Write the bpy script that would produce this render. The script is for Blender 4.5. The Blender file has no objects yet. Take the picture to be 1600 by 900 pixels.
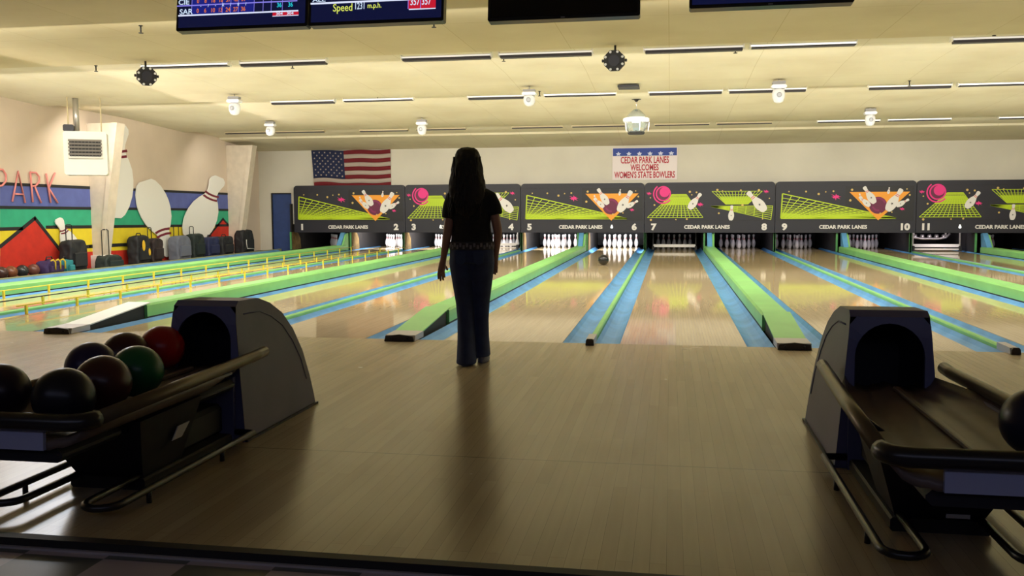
import bpy, math, random
from mathutils import Vector, Matrix, Euler
random.seed(4)
PI=math.pi
C=bpy.context.scene.collection
SC=bpy.context.scene
# ------------------------------------------------------------------ camera
CAM=Vector((0.6597,-7.7163,1.1629)); YAW,PIT,ROLL,FPX=9.8975,5.06,-0.2308,1416.5
def _basis():
    y,p,r=[math.radians(a) for a in (YAW,PIT,ROLL)]
    fw=Vector((-math.sin(y)*math.cos(p),math.cos(y)*math.cos(p),-math.sin(p)))
    rt=Vector((math.cos(y),math.sin(y),0)); up=rt.cross(fw)
    return fw,rt*math.cos(r)+up*math.sin(r),-rt*math.sin(r)+up*math.cos(r)
FW,RT,UP=_basis()
cd=bpy.data.cameras.new('camera'); cam=bpy.data.objects.new('camera',cd); C.objects.link(cam)
cd.sensor_width=36; cd.lens=FPX/1600*36; cd.clip_start=.05; cd.clip_end=200
cam.matrix_world=Matrix(((RT.x,UP.x,-FW.x,CAM.x),(RT.y,UP.y,-FW.y,CAM.y),(RT.z,UP.z,-FW.z,CAM.z),(0,0,0,1)))
SC.camera=cam
def at(x,y,ax,v):
    r=FW*FPX+RT*(x-800)-UP*(y-450)
    return CAM+r*((v-CAM[ax])/r[ax])
# ------------------------------------------------------------------ world, lights, exposure
SC.view_settings.view_transform='Standard'; SC.view_settings.look='None'
SC.view_settings.gamma=1; SC.view_settings.use_curve_mapping=False
SC.view_settings.exposure=0.0
w=bpy.data.worlds.new('world'); SC.world=w; w.use_nodes=True
w.node_tree.nodes['Background'].inputs[0].default_value=(.9,.85,.8,1); w.node_tree.nodes['Background'].inputs[1].default_value=.03
def area(name,loc,rot,sx,sy,e,col):
    l=bpy.data.lights.new(name,'AREA'); l.shape='RECTANGLE'; l.size=sx; l.size_y=sy; l.energy=e; l.color=col
    o=bpy.data.objects.new(name,l); C.objects.link(o); o.location=loc; o.rotation_euler=rot
    return o
WARM=(1.0,.93,.76)
# unseen wide panels added in mid-air to wash the ceiling bays
for nm,y,z,sy,e in (('ceiling_wash_fill',6.1,2.35,3.0,78),('ceiling_wash_fill',10.3,2.35,3.2,72),('ceiling_wash_fill',14.4,2.5,1.8,6)):
    area(nm,(-.5,y,z),(math.radians(180),0,0),20,sy,e,WARM)
# lamps of the ceiling fixtures, thrown down the lanes
for nm,y,z,e in (('lane_light_row',4.3,3.0,520),('lane_light_row',8.2,2.98,480),('lane_light_row',13.2,2.9,190)):
    area(nm,(-.5,y,z),(math.radians(30),0,0),20,.10,e,(1,.95,.84))
area('foul_line_fill',(-.5,1.2,3.05),(math.radians(34),0,0),19,.15,255,(1,.95,.84))  # added unseen fill strip that brightens the foul line and approach
area('left_side_fill',(-8.2,6.0,2.75),(0,math.radians(-62),0),.3,11,70,(1,.86,.74))  # added unseen fill strip near the mural wall, no fixture there
area('left_cool_lamp',(-7.5,2.8,2.9),(math.radians(-8),math.radians(8),0),1.4,.3,75,(.85,.9,1))
area('settee_light',(0,-9.4,2.6),(math.radians(62),0,0),9,.6,22,(.62,.66,1))

# ------------------------------------------------------------------ materials
MT={}
def mat(name,col,rough=.6,metal=0,emit=None,es=0,spec=None,coat=0,bump=0,bscale=40,var=0,vscale=6,trans=0):
    if name in MT: return MT[name]
    m=bpy.data.materials.new(name); m.use_nodes=True; nt=m.node_tree; b=nt.nodes['Principled BSDF']
    b.inputs['Base Color'].default_value=(*col,1); b.inputs['Roughness'].default_value=rough; b.inputs['Metallic'].default_value=metal
    if spec is not None: b.inputs['Specular IOR Level'].default_value=spec
    if coat: b.inputs['Coat Weight'].default_value=coat; b.inputs['Coat Roughness'].default_value=.05
    if emit: b.inputs['Emission Color'].default_value=(*emit,1); b.inputs['Emission Strength'].default_value=es
    if trans: b.inputs['Transmission Weight'].default_value=trans
    if var or bump:
        tc=nt.nodes.new('ShaderNodeTexCoord'); n=nt.nodes.new('ShaderNodeTexNoise'); n.inputs['Scale'].default_value=vscale; n.inputs['Detail'].default_value=5
        nt.links.new(tc.outputs['Object'],n.inputs['Vector'])
        if var:
            r=nt.nodes.new('ShaderNodeValToRGB'); r.color_ramp.elements[0].position=.3; r.color_ramp.elements[1].position=.7
            r.color_ramp.elements[0].color=(*[c*(1-var) for c in col],1); r.color_ramp.elements[1].color=(*[min(1,c*(1+var*.4)) for c in col],1)
            nt.links.new(n.outputs['Fac'],r.inputs[0]); nt.links.new(r.outputs[0],b.inputs['Base Color'])
        if bump:
            n2=nt.nodes.new('ShaderNodeTexNoise'); n2.inputs['Scale'].default_value=bscale; nt.links.new(tc.outputs['Object'],n2.inputs['Vector'])
            bp=nt.nodes.new('ShaderNodeBump'); bp.inputs['Strength'].default_value=bump; bp.inputs['Distance'].default_value=.01
            nt.links.new(n2.outputs['Fac'],bp.inputs['Height']); nt.links.new(bp.outputs[0],b.inputs['Normal'])
    MT[name]=m; return m
def wood(name,c1,c2,rough,board=.027,seam=None,stain=0):
    # long narrow maple boards running along Y
    m=bpy.data.materials.new(name); m.use_nodes=True; nt=m.node_tree; N=nt.nodes; Lk=nt.links; b=N['Principled BSDF']
    tc=N.new('ShaderNodeTexCoord'); mp=N.new('ShaderNodeMapping'); mp.inputs['Rotation'].default_value=(0,0,PI/2)
    Lk.new(tc.outputs['Object'],mp.inputs[0])
    br=N.new('ShaderNodeTexBrick'); br.inputs['Color1'].default_value=(*c1,1); br.inputs['Color2'].default_value=(*c2,1)
    br.inputs['Mortar'].default_value=(*[x*.55 for x in c2],1); br.inputs['Scale'].default_value=1; br.inputs['Mortar Size'].default_value=.0006
    br.inputs['Brick Width'].default_value=1.6; br.inputs['Row Height'].default_value=board; br.inputs['Bias'].default_value=-.1
    Lk.new(mp.outputs[0],br.inputs[0])
    mp2=N.new('ShaderNodeMapping'); mp2.inputs['Scale'].default_value=(14,.8,1); Lk.new(tc.outputs['Object'],mp2.inputs[0])
    n=N.new('ShaderNodeTexNoise'); n.inputs['Scale'].default_value=2.2; n.inputs['Detail'].default_value=6; Lk.new(mp2.outputs[0],n.inputs[0])
    mx=N.new('ShaderNodeMix'); mx.data_type='RGBA'; mx.blend_type='MULTIPLY'; mx.inputs[0].default_value=.55
    r=N.new('ShaderNodeValToRGB'); r.color_ramp.elements[0].position=.3; r.color_ramp.elements[1].position=.72
    r.color_ramp.elements[0].color=(.80,.78,.75,1); r.color_ramp.elements[1].color=(1.0,1.0,1.0,1)
    Lk.new(n.outputs['Fac'],r.inputs[0]); Lk.new(br.outputs['Color'],mx.inputs[6]); Lk.new(r.outputs[0],mx.inputs[7])
    out=mx.outputs[2]
    if seam is not None:   # cross joints in the approach panels
        sx=N.new('ShaderNodeSeparateXYZ'); Lk.new(tc.outputs['Object'],sx.inputs[0])
        a=N.new('ShaderNodeMath'); a.operation='ADD'; a.inputs[1].default_value=-seam; Lk.new(sx.outputs['Y'],a.inputs[0])
        ab=N.new('ShaderNodeMath'); ab.operation='ABSOLUTE'; Lk.new(a.outputs[0],ab.inputs[0])
        lt=N.new('ShaderNodeMath'); lt.operation='LESS_THAN'; lt.inputs[1].default_value=.004; Lk.new(ab.outputs[0],lt.inputs[0])
        mx2=N.new('ShaderNodeMix'); mx2.data_type='RGBA'; Lk.new(lt.outputs[0],mx2.inputs[0]); Lk.new(out,mx2.inputs[6]); mx2.inputs[7].default_value=(*[x*.5 for x in c2],1)
        out=mx2.outputs[2]
    Lk.new(out,b.inputs['Base Color']); b.inputs['Specular IOR Level'].default_value=.62 if seam is None else .5
    n3=N.new('ShaderNodeTexNoise'); n3.inputs['Scale'].default_value=1.7; n3.inputs['Detail'].default_value=4; Lk.new(tc.outputs['Object'],n3.inputs[0])
    mr=N.new('ShaderNodeMapRange'); mr.inputs[3].default_value=rough*.75; mr.inputs[4].default_value=rough*1.3; Lk.new(n3.outputs['Fac'],mr.inputs[0]); Lk.new(mr.outputs[0],b.inputs['Roughness'])
    return m
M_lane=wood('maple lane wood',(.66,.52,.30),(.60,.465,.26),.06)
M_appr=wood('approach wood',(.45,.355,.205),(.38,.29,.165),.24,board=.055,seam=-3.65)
M_gut=mat('painted blue gutter',(.11,.33,.62),.45,var=.28,vscale=3)
M_green=mat('green divider cap',(.24,.58,.17),.35,var=.12,vscale=3)
M_dgreen=mat('green divider side',(.09,.33,.10),.45)
M_term=mat('pale metal end plate',(.50,.46,.46),.35,metal=.3)
M_black=mat('matte black',(.012,.011,.011),.6)
M_bolt=mat('black bolt',(.004,.004,.004),.4)
M_brown=mat('dark rubber end block',(.028,.02,.018),.55)
M_yel=mat('yellow bumper post',(.72,.62,.04),.5)
M_white=mat('white paint',(.78,.76,.72),.45)
M_wall=mat('cream wall paint',(.64,.60,.51),.85,var=.10,vscale=.7,bump=.15)
M_wallL=mat('pinkish cream wall paint',(.66,.54,.43),.85,var=.14,vscale=.6,bump=.15)
M_pill=mat('cream column paint',(.66,.57,.46),.8,var=.1)
M_charc=mat('charcoal masking panel',(.012,.0115,.021),.5)
M_charc2=mat('black masking inset',(.005,.0045,.007),.45)
M_lime=mat('lime grid paint',(.50,.66,.012),.5)
M_limed=mat('dark lime grid paint',(.36,.50,.01),.5)
M_org=mat('orange art paint',(.85,.33,.02),.5)
M_mag=mat('magenta art paint',(.75,.02,.22),.5)
M_magd=mat('dark magenta art paint',(.13,.008,.05),.5)
M_artw=mat('white art paint',(.72,.69,.66),.5)
M_red=mat('red stripe paint',(.60,.02,.02),.45)
M_pin=mat('white pin plastic',(.82,.80,.80),.25)
M_steel=mat('worn bronze tube',(.11,.085,.055),.33,metal=.55)
M_dtube=mat('black tube',(.012,.011,.012),.3)
M_hood=mat('grey hood plastic',(.18,.17,.25),.5,var=.12,vscale=4)
M_hoodf=mat('blue grey hood front',(.105,.11,.22),.45)
M_tub=mat('navy black pedestal',(.006,.006,.013),.6)
M_tray=mat('brown ribbed tray rubber',(.13,.095,.08),.42,var=.2,vscale=9)
M_skin=mat('skin',(.30,.155,.11),.55)
M_tee=mat('black cotton',(.006,.006,.007),.9,bump=.3,bscale=60)
M_denim=mat('dark blue denim',(.020,.034,.10),.85,var=.25,vscale=14,bump=.3,bscale=250)
M_hair=mat('dark brown hair',(.008,.006,.005),.7)
M_shoe=mat('grey shoe',(.20,.21,.26),.6)
M_kick=mat('ochre kickback front',(.20,.13,.045),.7,var=.5,vscale=8)
M_kickd=mat('dark kickback board',(.018,.016,.016),.7)
M_dark=mat('dark pit',(.008,.008,.009),.8)
M_met=mat('machine metal',(.45,.42,.38),.35,metal=.6)

# ------------------------------------------------------------------ mesh helpers
class MB:
    def __init__(s): s.v=[]; s.f=[]; s.m=[]; s.sm=[]
    def add(s,vs,fs,mi=0,smooth=False):
        b=len(s.v); s.v+= [tuple(v) for v in vs]
        for f in fs: s.f.append([b+i for i in f]); s.m.append(mi); s.sm.append(smooth)
        return s
    def box(s,x0,x1,y0,y1,z0,z1,mi=0,M=None):
        vs=[Vector((x,y,z)) for x in (x0,x1) for y in (y0,y1) for z in (z0,z1)]
        if M: vs=[M@v for v in vs]
        return s.add(vs,[(0,1,3,2),(4,6,7,5),(0,4,5,1),(2,3,7,6),(0,2,6,4),(1,5,7,3)],mi)
    def bbox(s,x0,x1,y0,y1,z0,z1,r=.01,mi=0):  # box with chamfered vertical+top edges
        pts=[(x0+r,z0),(x1-r,z0),(x1,z0+r),(x1,z1-r),(x1-r,z1),(x0+r,z1),(x0,z1-r),(x0,z0+r)]
        return s.prism(pts,y0,y1,'y',mi)
    def prism(s,pts,a,b,ax='y',mi=0,mi_side=None,smooth=False):
        n=len(pts)
        def P(p,t):
            if ax=='y': return (p[0],t,p[1])
            if ax=='x': return (t,p[0],p[1])
            return (p[0],p[1],t)
        vs=[P(p,a) for p in pts]+[P(p,b) for p in pts]
        s.add(vs,[list(range(n))[::-1],list(range(n,2*n))],mi)
        b0=len(s.v)-2*n
        for i in range(n):
            j=(i+1)%n; s.f.append([b0+i,b0+j,b0+n+j,b0+n+i]); s.m.append(mi if mi_side is None else mi_side); s.sm.append(smooth)
        return s
    def tube(s,pts,r,n=10,mi=0,closed=False,caps=True):
        pts=[Vector(p) for p in pts]; N=len(pts); rings=[]; up=None
        for i,p in enumerate(pts):
            if closed: t=(pts[(i+1)%N]-pts[i-1]).normalized()
            else: t=(pts[min(i+1,N-1)]-pts[max(i-1,0)]).normalized()
            if up is None:
                up=Vector((0,0,1)) if abs(t.z)<.9 else Vector((1,0,0))
            sd=t.cross(up)
            if sd.length<1e-5: sd=t.orthogonal()
            sd.normalize(); u=sd.cross(t).normalized(); up=u
            rr=r[i] if isinstance(r,(list,tuple)) else r
            rings.append([p+(sd*math.cos(2*PI*k/n)+u*math.sin(2*PI*k/n))*rr for k in range(n)])
        b=len(s.v)
        for R in rings: s.v+=[tuple(v) for v in R]
        for i in range(N if closed else N-1):
            for k in range(n):
                a=b+i*n+k; c=b+i*n+(k+1)%n; d=b+((i+1)%N)*n+(k+1)%n; e=b+((i+1)%N)*n+k
                s.f.append([a,c,d,e]); s.m.append(mi); s.sm.append(True)
        if caps and not closed:
            s.f.append([b+k for k in range(n)][::-1]); s.m.append(mi); s.sm.append(False)
            s.f.append([b+(N-1)*n+k for k in range(n)]); s.m.append(mi); s.sm.append(False)
        return s
    def lathe(s,prof,n=20,mi=0,c=(0,0,0),M=None,smooth=True):
        b=len(s.v)
        for r,z in prof:
            for k in range(n):
                v=Vector((c[0]+r*math.cos(2*PI*k/n),c[1]+r*math.sin(2*PI*k/n),c[2]+z))
                if M: v=M@v
                s.v.append(tuple(v))
        for i in range(len(prof)-1):
            for k in range(n):
                s.f.append([b+i*n+k,b+i*n+(k+1)%n,b+(i+1)*n+(k+1)%n,b+(i+1)*n+k]); s.m.append(mi); s.sm.append(smooth)
        s.f.append([b+k for k in range(n)][::-1]); s.m.append(mi); s.sm.append(False)
        q=b+(len(prof)-1)*n; s.f.append([q+k for k in range(n)]); s.m.append(mi); s.sm.append(False)
        return s
    def loft(s,secs,n=24,mi=0):  # secs: (cx,cy,z,rx,ry)
        b=len(s.v)
        for cx,cy,z,rx,ry in secs:
            for k in range(n):
                a=2*PI*k/n; s.v.append((cx+rx*math.cos(a),cy+ry*math.sin(a),z))
        for i in range(len(secs)-1):
            for k in range(n):
                s.f.append([b+i*n+k,b+i*n+(k+1)%n,b+(i+1)*n+(k+1)%n,b+(i+1)*n+k]); s.m.append(mi); s.sm.append(True)
        s.f.append([b+k for k in range(n)][::-1]); s.m.append(mi); s.sm.append(True)
        q=b+(len(secs)-1)*n; s.f.append([q+k for k in range(n)]); s.m.append(mi); s.sm.append(True)
        return s
    def build(s,name,mats,parent=None,loc=(0,0,0),rot=(0,0,0)):
        me=bpy.data.meshes.new(name); me.from_pydata(s.v,[],s.f); me.update()
        if not isinstance(mats,(list,tuple)): mats=[mats]
        for m in mats: me.materials.append(m)
        for p,mi,sm in zip(me.polygons,s.m,s.sm): p.material_index=mi; p.use_smooth=sm
        o=bpy.data.objects.new(name,me); C.objects.link(o); o.location=loc; o.rotation_euler=rot
        if parent: o.parent=parent
        return o
def tag(o,label=None,cat=None,group=None,kind=None):
    if label: o['label']=label
    if cat: o['category']=cat
    if group: o['group']=group
    if kind: o['kind']=kind
    return o
def thing(name,label,cat,loc=(0,0,0),rz=0,group=None,rot=None):
    o=bpy.data.objects.new(name,None); C.objects.link(o); o.location=loc; o.rotation_euler=rot if rot else (0,0,rz); o.empty_display_size=.1
    return tag(o,label,cat,group)
def dup(root,loc=None,rot=None,label=None,group=None):
    kids=list(root.children); r=root.copy(); C.objects.link(r)
    if loc is not None: r.location=loc
    if rot is not None: r.rotation_euler=rot
    if label: r['label']=label
    if group: r['group']=group
    for ch in kids:
        g=list(ch.children); c=ch.copy(); C.objects.link(c); c.parent=r
        for q in g:
            d=q.copy(); C.objects.link(d); d.parent=c
    return r
def shade_clean(o,merge=0): return o
def text(name,s,size,m,parent=None,loc=(0,0,0),sx=1.0,ext=.002,off=0,align='CENTER',rot=(PI/2,0,0),spacing=1.0,shear=0):
    cu=bpy.data.curves.new(name,'FONT'); cu.body=s; cu.size=size; cu.align_x=align; cu.align_y='CENTER'; cu.extrude=ext; cu.offset=off; cu.space_character=spacing; cu.resolution_u=3; cu.shear=shear
    t=bpy.data.objects.new('tmp',cu); C.objects.link(t); bpy.context.view_layer.update()
    me=bpy.data.meshes.new_from_object(t.evaluated_get(bpy.context.evaluated_depsgraph_get()))
    bpy.data.objects.remove(t); bpy.data.curves.remove(cu)
    me.transform(Matrix.Translation(loc)@Euler(rot).to_matrix().to_4x4()@Matrix.Diagonal((sx,1,1,1)))
    me.materials.clear(); me.materials.append(m)
    o=bpy.data.objects.new(name,me); C.objects.link(o)
    if parent: o.parent=parent
    return o
def realize(o,name=None):   # bake an object's modifiers into its mesh
    bpy.context.view_layer.update()
    me=bpy.data.meshes.new_from_object(o.evaluated_get(bpy.context.evaluated_depsgraph_get()))
    mats=list(o.data.materials); o.modifiers.clear(); o.data=me
    for i,mm in enumerate(mats):
        if i<len(me.materials): me.materials[i]=mm
        else: me.materials.append(mm)
    return o

NW=['zero','one','two','three','four','five','six','seven','eight','nine','ten','eleven','twelve','thirteen']
# ------------------------------------------------------------------ lane layout
LW=1.054; WD=.7305; ND=.4959; P=2*LW+WD+ND; H=ND/2
XL,XR=-11.0,11.0; YF=16.86; YB=-10.0
def lane_x(n):  # centre of lane n (1..12); narrow divider 6|7 at X=0
    k=(n-7)//2; off=H+LW/2 if n%2==1 else H+LW+WD+LW/2
    return k*P+off

# ------------------------------------------------------------------ room shell
def slab(name,x0,x1,y0,y1,z0,z1,m,kind='structure'):
    o=MB().box(x0,x1,y0,y1,z0,z1).build(name,m); o['kind']=kind; return o
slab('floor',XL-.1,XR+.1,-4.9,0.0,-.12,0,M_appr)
# settee area: checked tiles one low step below the approach
m=bpy.data.materials.new('checked vinyl tile'); m.use_nodes=True; nt=m.node_tree; b=nt.nodes['Principled BSDF']
tc=nt.nodes.new('ShaderNodeTexCoord'); ck=nt.nodes.new('ShaderNodeTexChecker'); ck.inputs['Scale'].default_value=1/.305*1.0
mp=nt.nodes.new('ShaderNodeMapping'); mp.inputs['Location'].default_value=(.02,.11,.07); nt.links.new(tc.outputs['Object'],mp.inputs[0]); nt.links.new(mp.outputs[0],ck.inputs[0])
ck.inputs['Color1'].default_value=(.42,.36,.38,1); ck.inputs['Color2'].default_value=(.10,.105,.09,1)
nt.links.new(ck.outputs[0],b.inputs['Base Color']); b.inputs['Roughness'].default_value=.4
slab('floor_settee',XL-.1,XR+.1,YB,-4.945,-.25,-.03,m)
o=MB().bbox(XL,XR,-4.945,-4.9,-.03,.006,.006).build('trim_1',M_black); o['kind']='structure'
o=MB().box(XL,XR,-4.958,-4.945,-.03,-.022).build('trim_2',M_term); o['kind']='structure'
slab('floor_side',XL-.1,-10.47,0,YF+.2,-.4,-.03,mat('dark side floor',(.10,.085,.075),.7))
slab('floor_pit',-10.46,XR+.1,0.0,20.6,-.35,-.13,M_dark)
slab('wall_left',XL-.15,XL,YB,YF+.2,-.4,3.5,M_wallL)
slab('wall_right',XR,XR+.15,YB,YF+.2,-.4,3.5,M_wall)
slab('wall_back',XL,XR,YB-.15,YB,-.4,3.5,mat('back wall dark paint',(.12,.10,.09),.9))
slab('wall_far',-10.02,XR,YF,YF+.12,.72,3.4,M_wall)
slab('wall_far_left',XL,-10.6,YF,YF+.12,-.4,3.4,M_wall)
slab('wall_far_lintel',-10.6,-10.02,YF,YF+.12,1.58,3.4,M_wall)
slab('wall_pit',-10.4,XR,20.5,20.6,-.3,1.6,M_dark)
# ceiling: shallow saw-tooth bays, each lip hiding a lamp row
mc=bpy.data.materials.new('ceiling panels'); mc.use_nodes=True; nt=mc.node_tree; b=nt.nodes['Principled BSDF']; b.inputs['Roughness'].default_value=.9
tc=nt.nodes.new('ShaderNodeTexCoord'); mp=nt.nodes.new('ShaderNodeMapping'); mp.inputs['Location'].default_value=(.6,.35,0); mp.inputs['Scale'].default_value=(1,1,0)
nt.links.new(tc.outputs['Object'],mp.inputs[0])
br=nt.nodes.new('ShaderNodeTexBrick'); br.offset=0; br.inputs['Color1'].default_value=(.68,.62,.455,1); br.inputs['Color2'].default_value=(.71,.645,.475,1); br.inputs['Mortar'].default_value=(.5,.42,.24,1)
br.inputs['Scale'].default_value=1; br.inputs['Mortar Size'].default_value=.003; br.inputs['Brick Width'].default_value=1.22; br.inputs['Row Height'].default_value=2.44
nt.links.new(mp.outputs[0],br.inputs[0])
n=nt.nodes.new('ShaderNodeTexNoise'); n.inputs['Scale'].default_value=.9; n.inputs['Detail'].default_value=6; nt.links.new(tc.outputs['Object'],n.inputs[0])
r=nt.nodes.new('ShaderNodeValToRGB'); r.color_ramp.elements[0].position=.25; r.color_ramp.elements[1].position=.6; r.color_ramp.elements[0].color=(.84,.8,.74,1); r.color_ramp.elements[1].color=(1,1,1,1)
nt.links.new(n.outputs['Fac'],r.inputs[0])
mx=nt.nodes.new('ShaderNodeMix'); mx.data_type='RGBA'; mx.blend_type='MULTIPLY'; mx.inputs[0].default_value=.8
sxz=nt.nodes.new('ShaderNodeSeparateXYZ'); nt.links.new(tc.outputs['Object'],sxz.inputs[0]); gt=nt.nodes.new('ShaderNodeMath'); gt.operation='LESS_THAN'; gt.inputs[1].default_value=3.93; nt.links.new(sxz.outputs['Y'],gt.inputs[0])
my_=nt.nodes.new('ShaderNodeMix'); my_.data_type='RGBA'; my_.blend_type='MULTIPLY'; my_.inputs[7].default_value=(.92,.87,.72,1); nt.links.new(gt.outputs[0],my_.inputs[0]); nt.links.new(br.outputs[0],my_.inputs[6])
nt.links.new(my_.outputs[2],mx.inputs[6]); nt.links.new(r.outputs[0],mx.inputs[7]); nt.links.new(mx.outputs[2],b.inputs['Base Color'])
prof=[(YB,3.16),(3.92,3.16),(3.94,3.22),(6.0,3.19),(7.78,3.10),(7.80,3.17),(10.5,3.13),(12.85,3.02),(12.87,3.10),(14.6,3.02),(14.62,2.97),(YF,2.80)]
c=MB()
pts=prof+[(YF,3.5),(YB,3.5)]
c.prism(pts,XL,XR,'x'); o=c.build('ceiling',mc); o['kind']='structure'
def ceil_z(y):
    for (a,za),(b_,zb) in zip(prof,prof[1:]):
        if a<=y<=b_: return za+(zb-za)*(y-a)/(b_-a)
    return 3.1

# blue door beside the machines
o=MB().box(-10.6,-10.02,YF+.02,YF+.07,-.2,1.58).build('door_1',mat('blue door paint',(.03,.06,.20),.5,var=.15)); o['kind']='structure'
fr=MB().box(-10.63,-10.6,YF-.02,YF+.06,-.2,1.61).box(-10.6,-10.02,YF-.02,YF+.06,1.58,1.61).build('trim_3',M_black); fr['kind']='structure'

# leaning frame columns on the left wall
def column(yc,label,base,top,d,ztop):
    t=thing('wall_column',label,'column',(XL+.0,yc,-.03),group='tapering columns on the mural wall')
    s=MB(); s.prism([(0.003,0),(base,0),(top,ztop+.03),(0.003,ztop+.03)],-d/2,d/2,'y'); s.build('shaft',M_pill,t)
    s=MB(); s.prism([(base*.8,0),(base+.03,0),(top+.03,ztop+.03),(top*.86,ztop+.03)],-d/2-.025,-d/2-.001,'y'); s.build('flange',M_pill,t)
    return t
t=column(9.25,'cream tapering column in front of the mural, below the heater',.17,.66,.3,2.90)
MB().bbox(.0,.24,-.22,.2,0,.26,.02).build('base_block',M_white,t)
column(15.1,'cream tapering column at the far end of the mural by the blue door',.26,.74,.3,2.84)

# ------------------------------------------------------------------ lanes
for n in range(1,13):
    x=lane_x(n)
    t=thing('bowling_lane','maple bowling lane leading to the pin deck numbered %s'%NW[n],'bowling lane',(x,0,0),group='bowling lanes')
    MB().box(-LW/2,LW/2,0.002,19.3,-.07,0).build('lane_bed',M_lane,t)
    MB().box(-LW/2,LW/2,19.32,20.4,-.12,-.08).build('pit_mat',M_dark,t)
def gutter(x0,x1,label,y1=19.3):
    # shallow U-channel
    s=MB(); n=8; ptsT=[]
    for i in range(n+1):
        a=i/n; ptsT.append((x0+(x1-x0)*a,-.015-.055*math.sin(PI*a)**.8 if 0<a<1 else -.004))
    pts=ptsT+[(x1,-.1),(x0,-.1)]
    s.prism(pts,.004,y1,'y',0,smooth=False)
    o=s.build('gutter',M_gut); tag(o,label,'gutter',group='blue gutters beside the lanes')
GW=.2305
WC=.135; WH=.15
for k in range(-3,3):
    # wide divider between lane 2k+7+... (ball return under it)
    X=(k+.5)*P; a=2*(k+3)+1; bnum=a+1
    gutter(X-WD/2+.002,X-WC-.004,'blue gutter along the right side of lane %s'%NW[a])
    gutter(X+WC+.004,X+WD/2-.002,'blue gutter along the left side of lane %s'%NW[bnum])
    t=thing('ball_return_capping','raised green capping with ramp and dark end block between lanes %s and %s'%(NW[a],NW[bnum]),'lane divider',(X,0,0),group='wide green cappings between paired lanes')
    s=MB(); s.prism([(-WC,-.02),(WC,-.02),(WC,WH-.02),(WC-.02,WH),(-WC+.02,WH),(-WC,WH-.02)],1.15,16.3,'y',0); s.f and None
    cp=s.build('cover',[M_green],t)
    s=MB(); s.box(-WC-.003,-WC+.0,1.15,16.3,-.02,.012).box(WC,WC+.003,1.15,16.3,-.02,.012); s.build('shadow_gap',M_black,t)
    s=MB(); z0=.055
    s.prism([(.16,z0-.012),(1.22,WH+.002),(1.22,WH+.012),(.16,z0)],-WC+.005,WC-.005,'x',0); s.build('ramp',M_green if k!=-2 else mat('white ramp with painted glare',(.90,.92,.88),.3),t)  # white on this one ramp paints in its blown-out glare
    s=MB(); s.prism([(.2,-.03),(1.14,-.03),(1.14,WH-.02),(.2,z0-.015)],-WC+.03,WC-.03,'x',0); s.build('ramp_support',M_black,t)
    s=MB(); s.prism([(-.12,.002),(.17,.002),(.17,.056),(-.10,.052)],-WC,WC,'x',0); s.build('end_plate',M_term,t)
    s=MB(); s.prism([(-WC,.002),(WC,.002),(WC-.012,.048),(0,.062),(-WC+.012,.048)],-.145,-.121,'y',0); bl=s.build('end_block',M_brown,t)
    for sx in (-.075,.075):
        s=MB(); M=Matrix.Translation((sx,-.1455,.028))@Matrix.Rotation(PI/2,4,'X'); s.lathe([(.011,0),(.011,.006),(.006,.008)],10,M=M); s.build('bolt',M_bolt,bl)
    # lift housing at the machine end
    s=MB(); s.prism([(15.9,.0),(16.45,.0),(16.55,.47),(16.42,.49)],-.06,.06,'x',0); s.build('lift_strap',M_gut,t)
    s=MB(); s.prism([(16.0,.0),(16.56,.0),(16.56,.47),(16.40,.44)],.065,.11,'x',0); s.build('lift_side',M_green,t)
for k in range(-3,4):
    X=k*P
    if k==-3:
        gutter(-10.355,X+H-.002,'wide blue gutter strip along the left wall side of lane one',16.6); continue
    if k>-3: gutter(X-H+.002,X-.034,'blue gutter along the right side of lane %s'%NW[2*(k+3)])
    else: gutter(X-H-.10,X-.034,'wide blue gutter strip along the left wall side beyond lane one')
    if k<3: gutter(X+.034,X+H-.002,'blue gutter along the left side of lane %s'%NW[2*(k+3)+1])
    nm='between lanes %s and %s'%(NW[2*(k+3)],NW[2*(k+3)+1]) if -3<k<3 else ('left of lane one' if k<0 else 'right of lane twelve')
    t=thing('divider_capping','thin green capping strip with small end block '+nm,'lane divider',(X,0,0),group='thin green cappings')
    s=MB(); s.prism([(-.027,-.02),(.027,-.02),(.027,.020),(.018,.031),(-.018,.031),(-.027,.020)],.2,16.4,'y',0); s.build('cover',M_green,t)
    s=MB(); s.prism([(-.11,.002),(.2,-.01),(.2,.054),(-.09,.05)],-.033,.033,'x',0); s.build('end_plate',M_term,t)
    s=MB(); s.prism([(-.036,.002),(.036,.002),(.032,.042),(.022,.056),(-.022,.056),(-.032,.042)],-.135,-.111,'y',0); s.build('end_block',M_brown,t)
o=MB().box(-10.46,-10.36,.0,YF,-.35,.012).build('trim_4',mat('olive wooden edge',(.30,.30,.14),.6)); o['kind']='structure'

# bumper fences on lanes 2 and 3
def fence(x,y0,y1,mrail,label,ztop=.105):
    t=thing('bumper_fence',label,'bumper fence',(x,0,0),group='yellow bumper fences')
    MB().tube([(0,y0,ztop),(0,y1,ztop)],.007,8).build('top_rail',mrail,t)
    y=y0+.15
    while y<y1:
        MB().bbox(-.011,.011,y-.014,y+.014,.002,ztop-.004,.003).build('post',M_yel,t); y+=.88
    return t
fence(lane_x(2)-LW/2+.02,.9,16.2,M_yel,'yellow bumper fence with yellow rail along the left edge of lane two')
fence(lane_x(2)+LW/2-.02,1.2,16.2,M_black,'yellow bumper posts under a black rail along the right edge of lane two')
fence(lane_x(3)-LW/2+.02,1.1,16.2,M_yel,'yellow bumper fence with yellow rail along the left edge of lane three')

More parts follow.
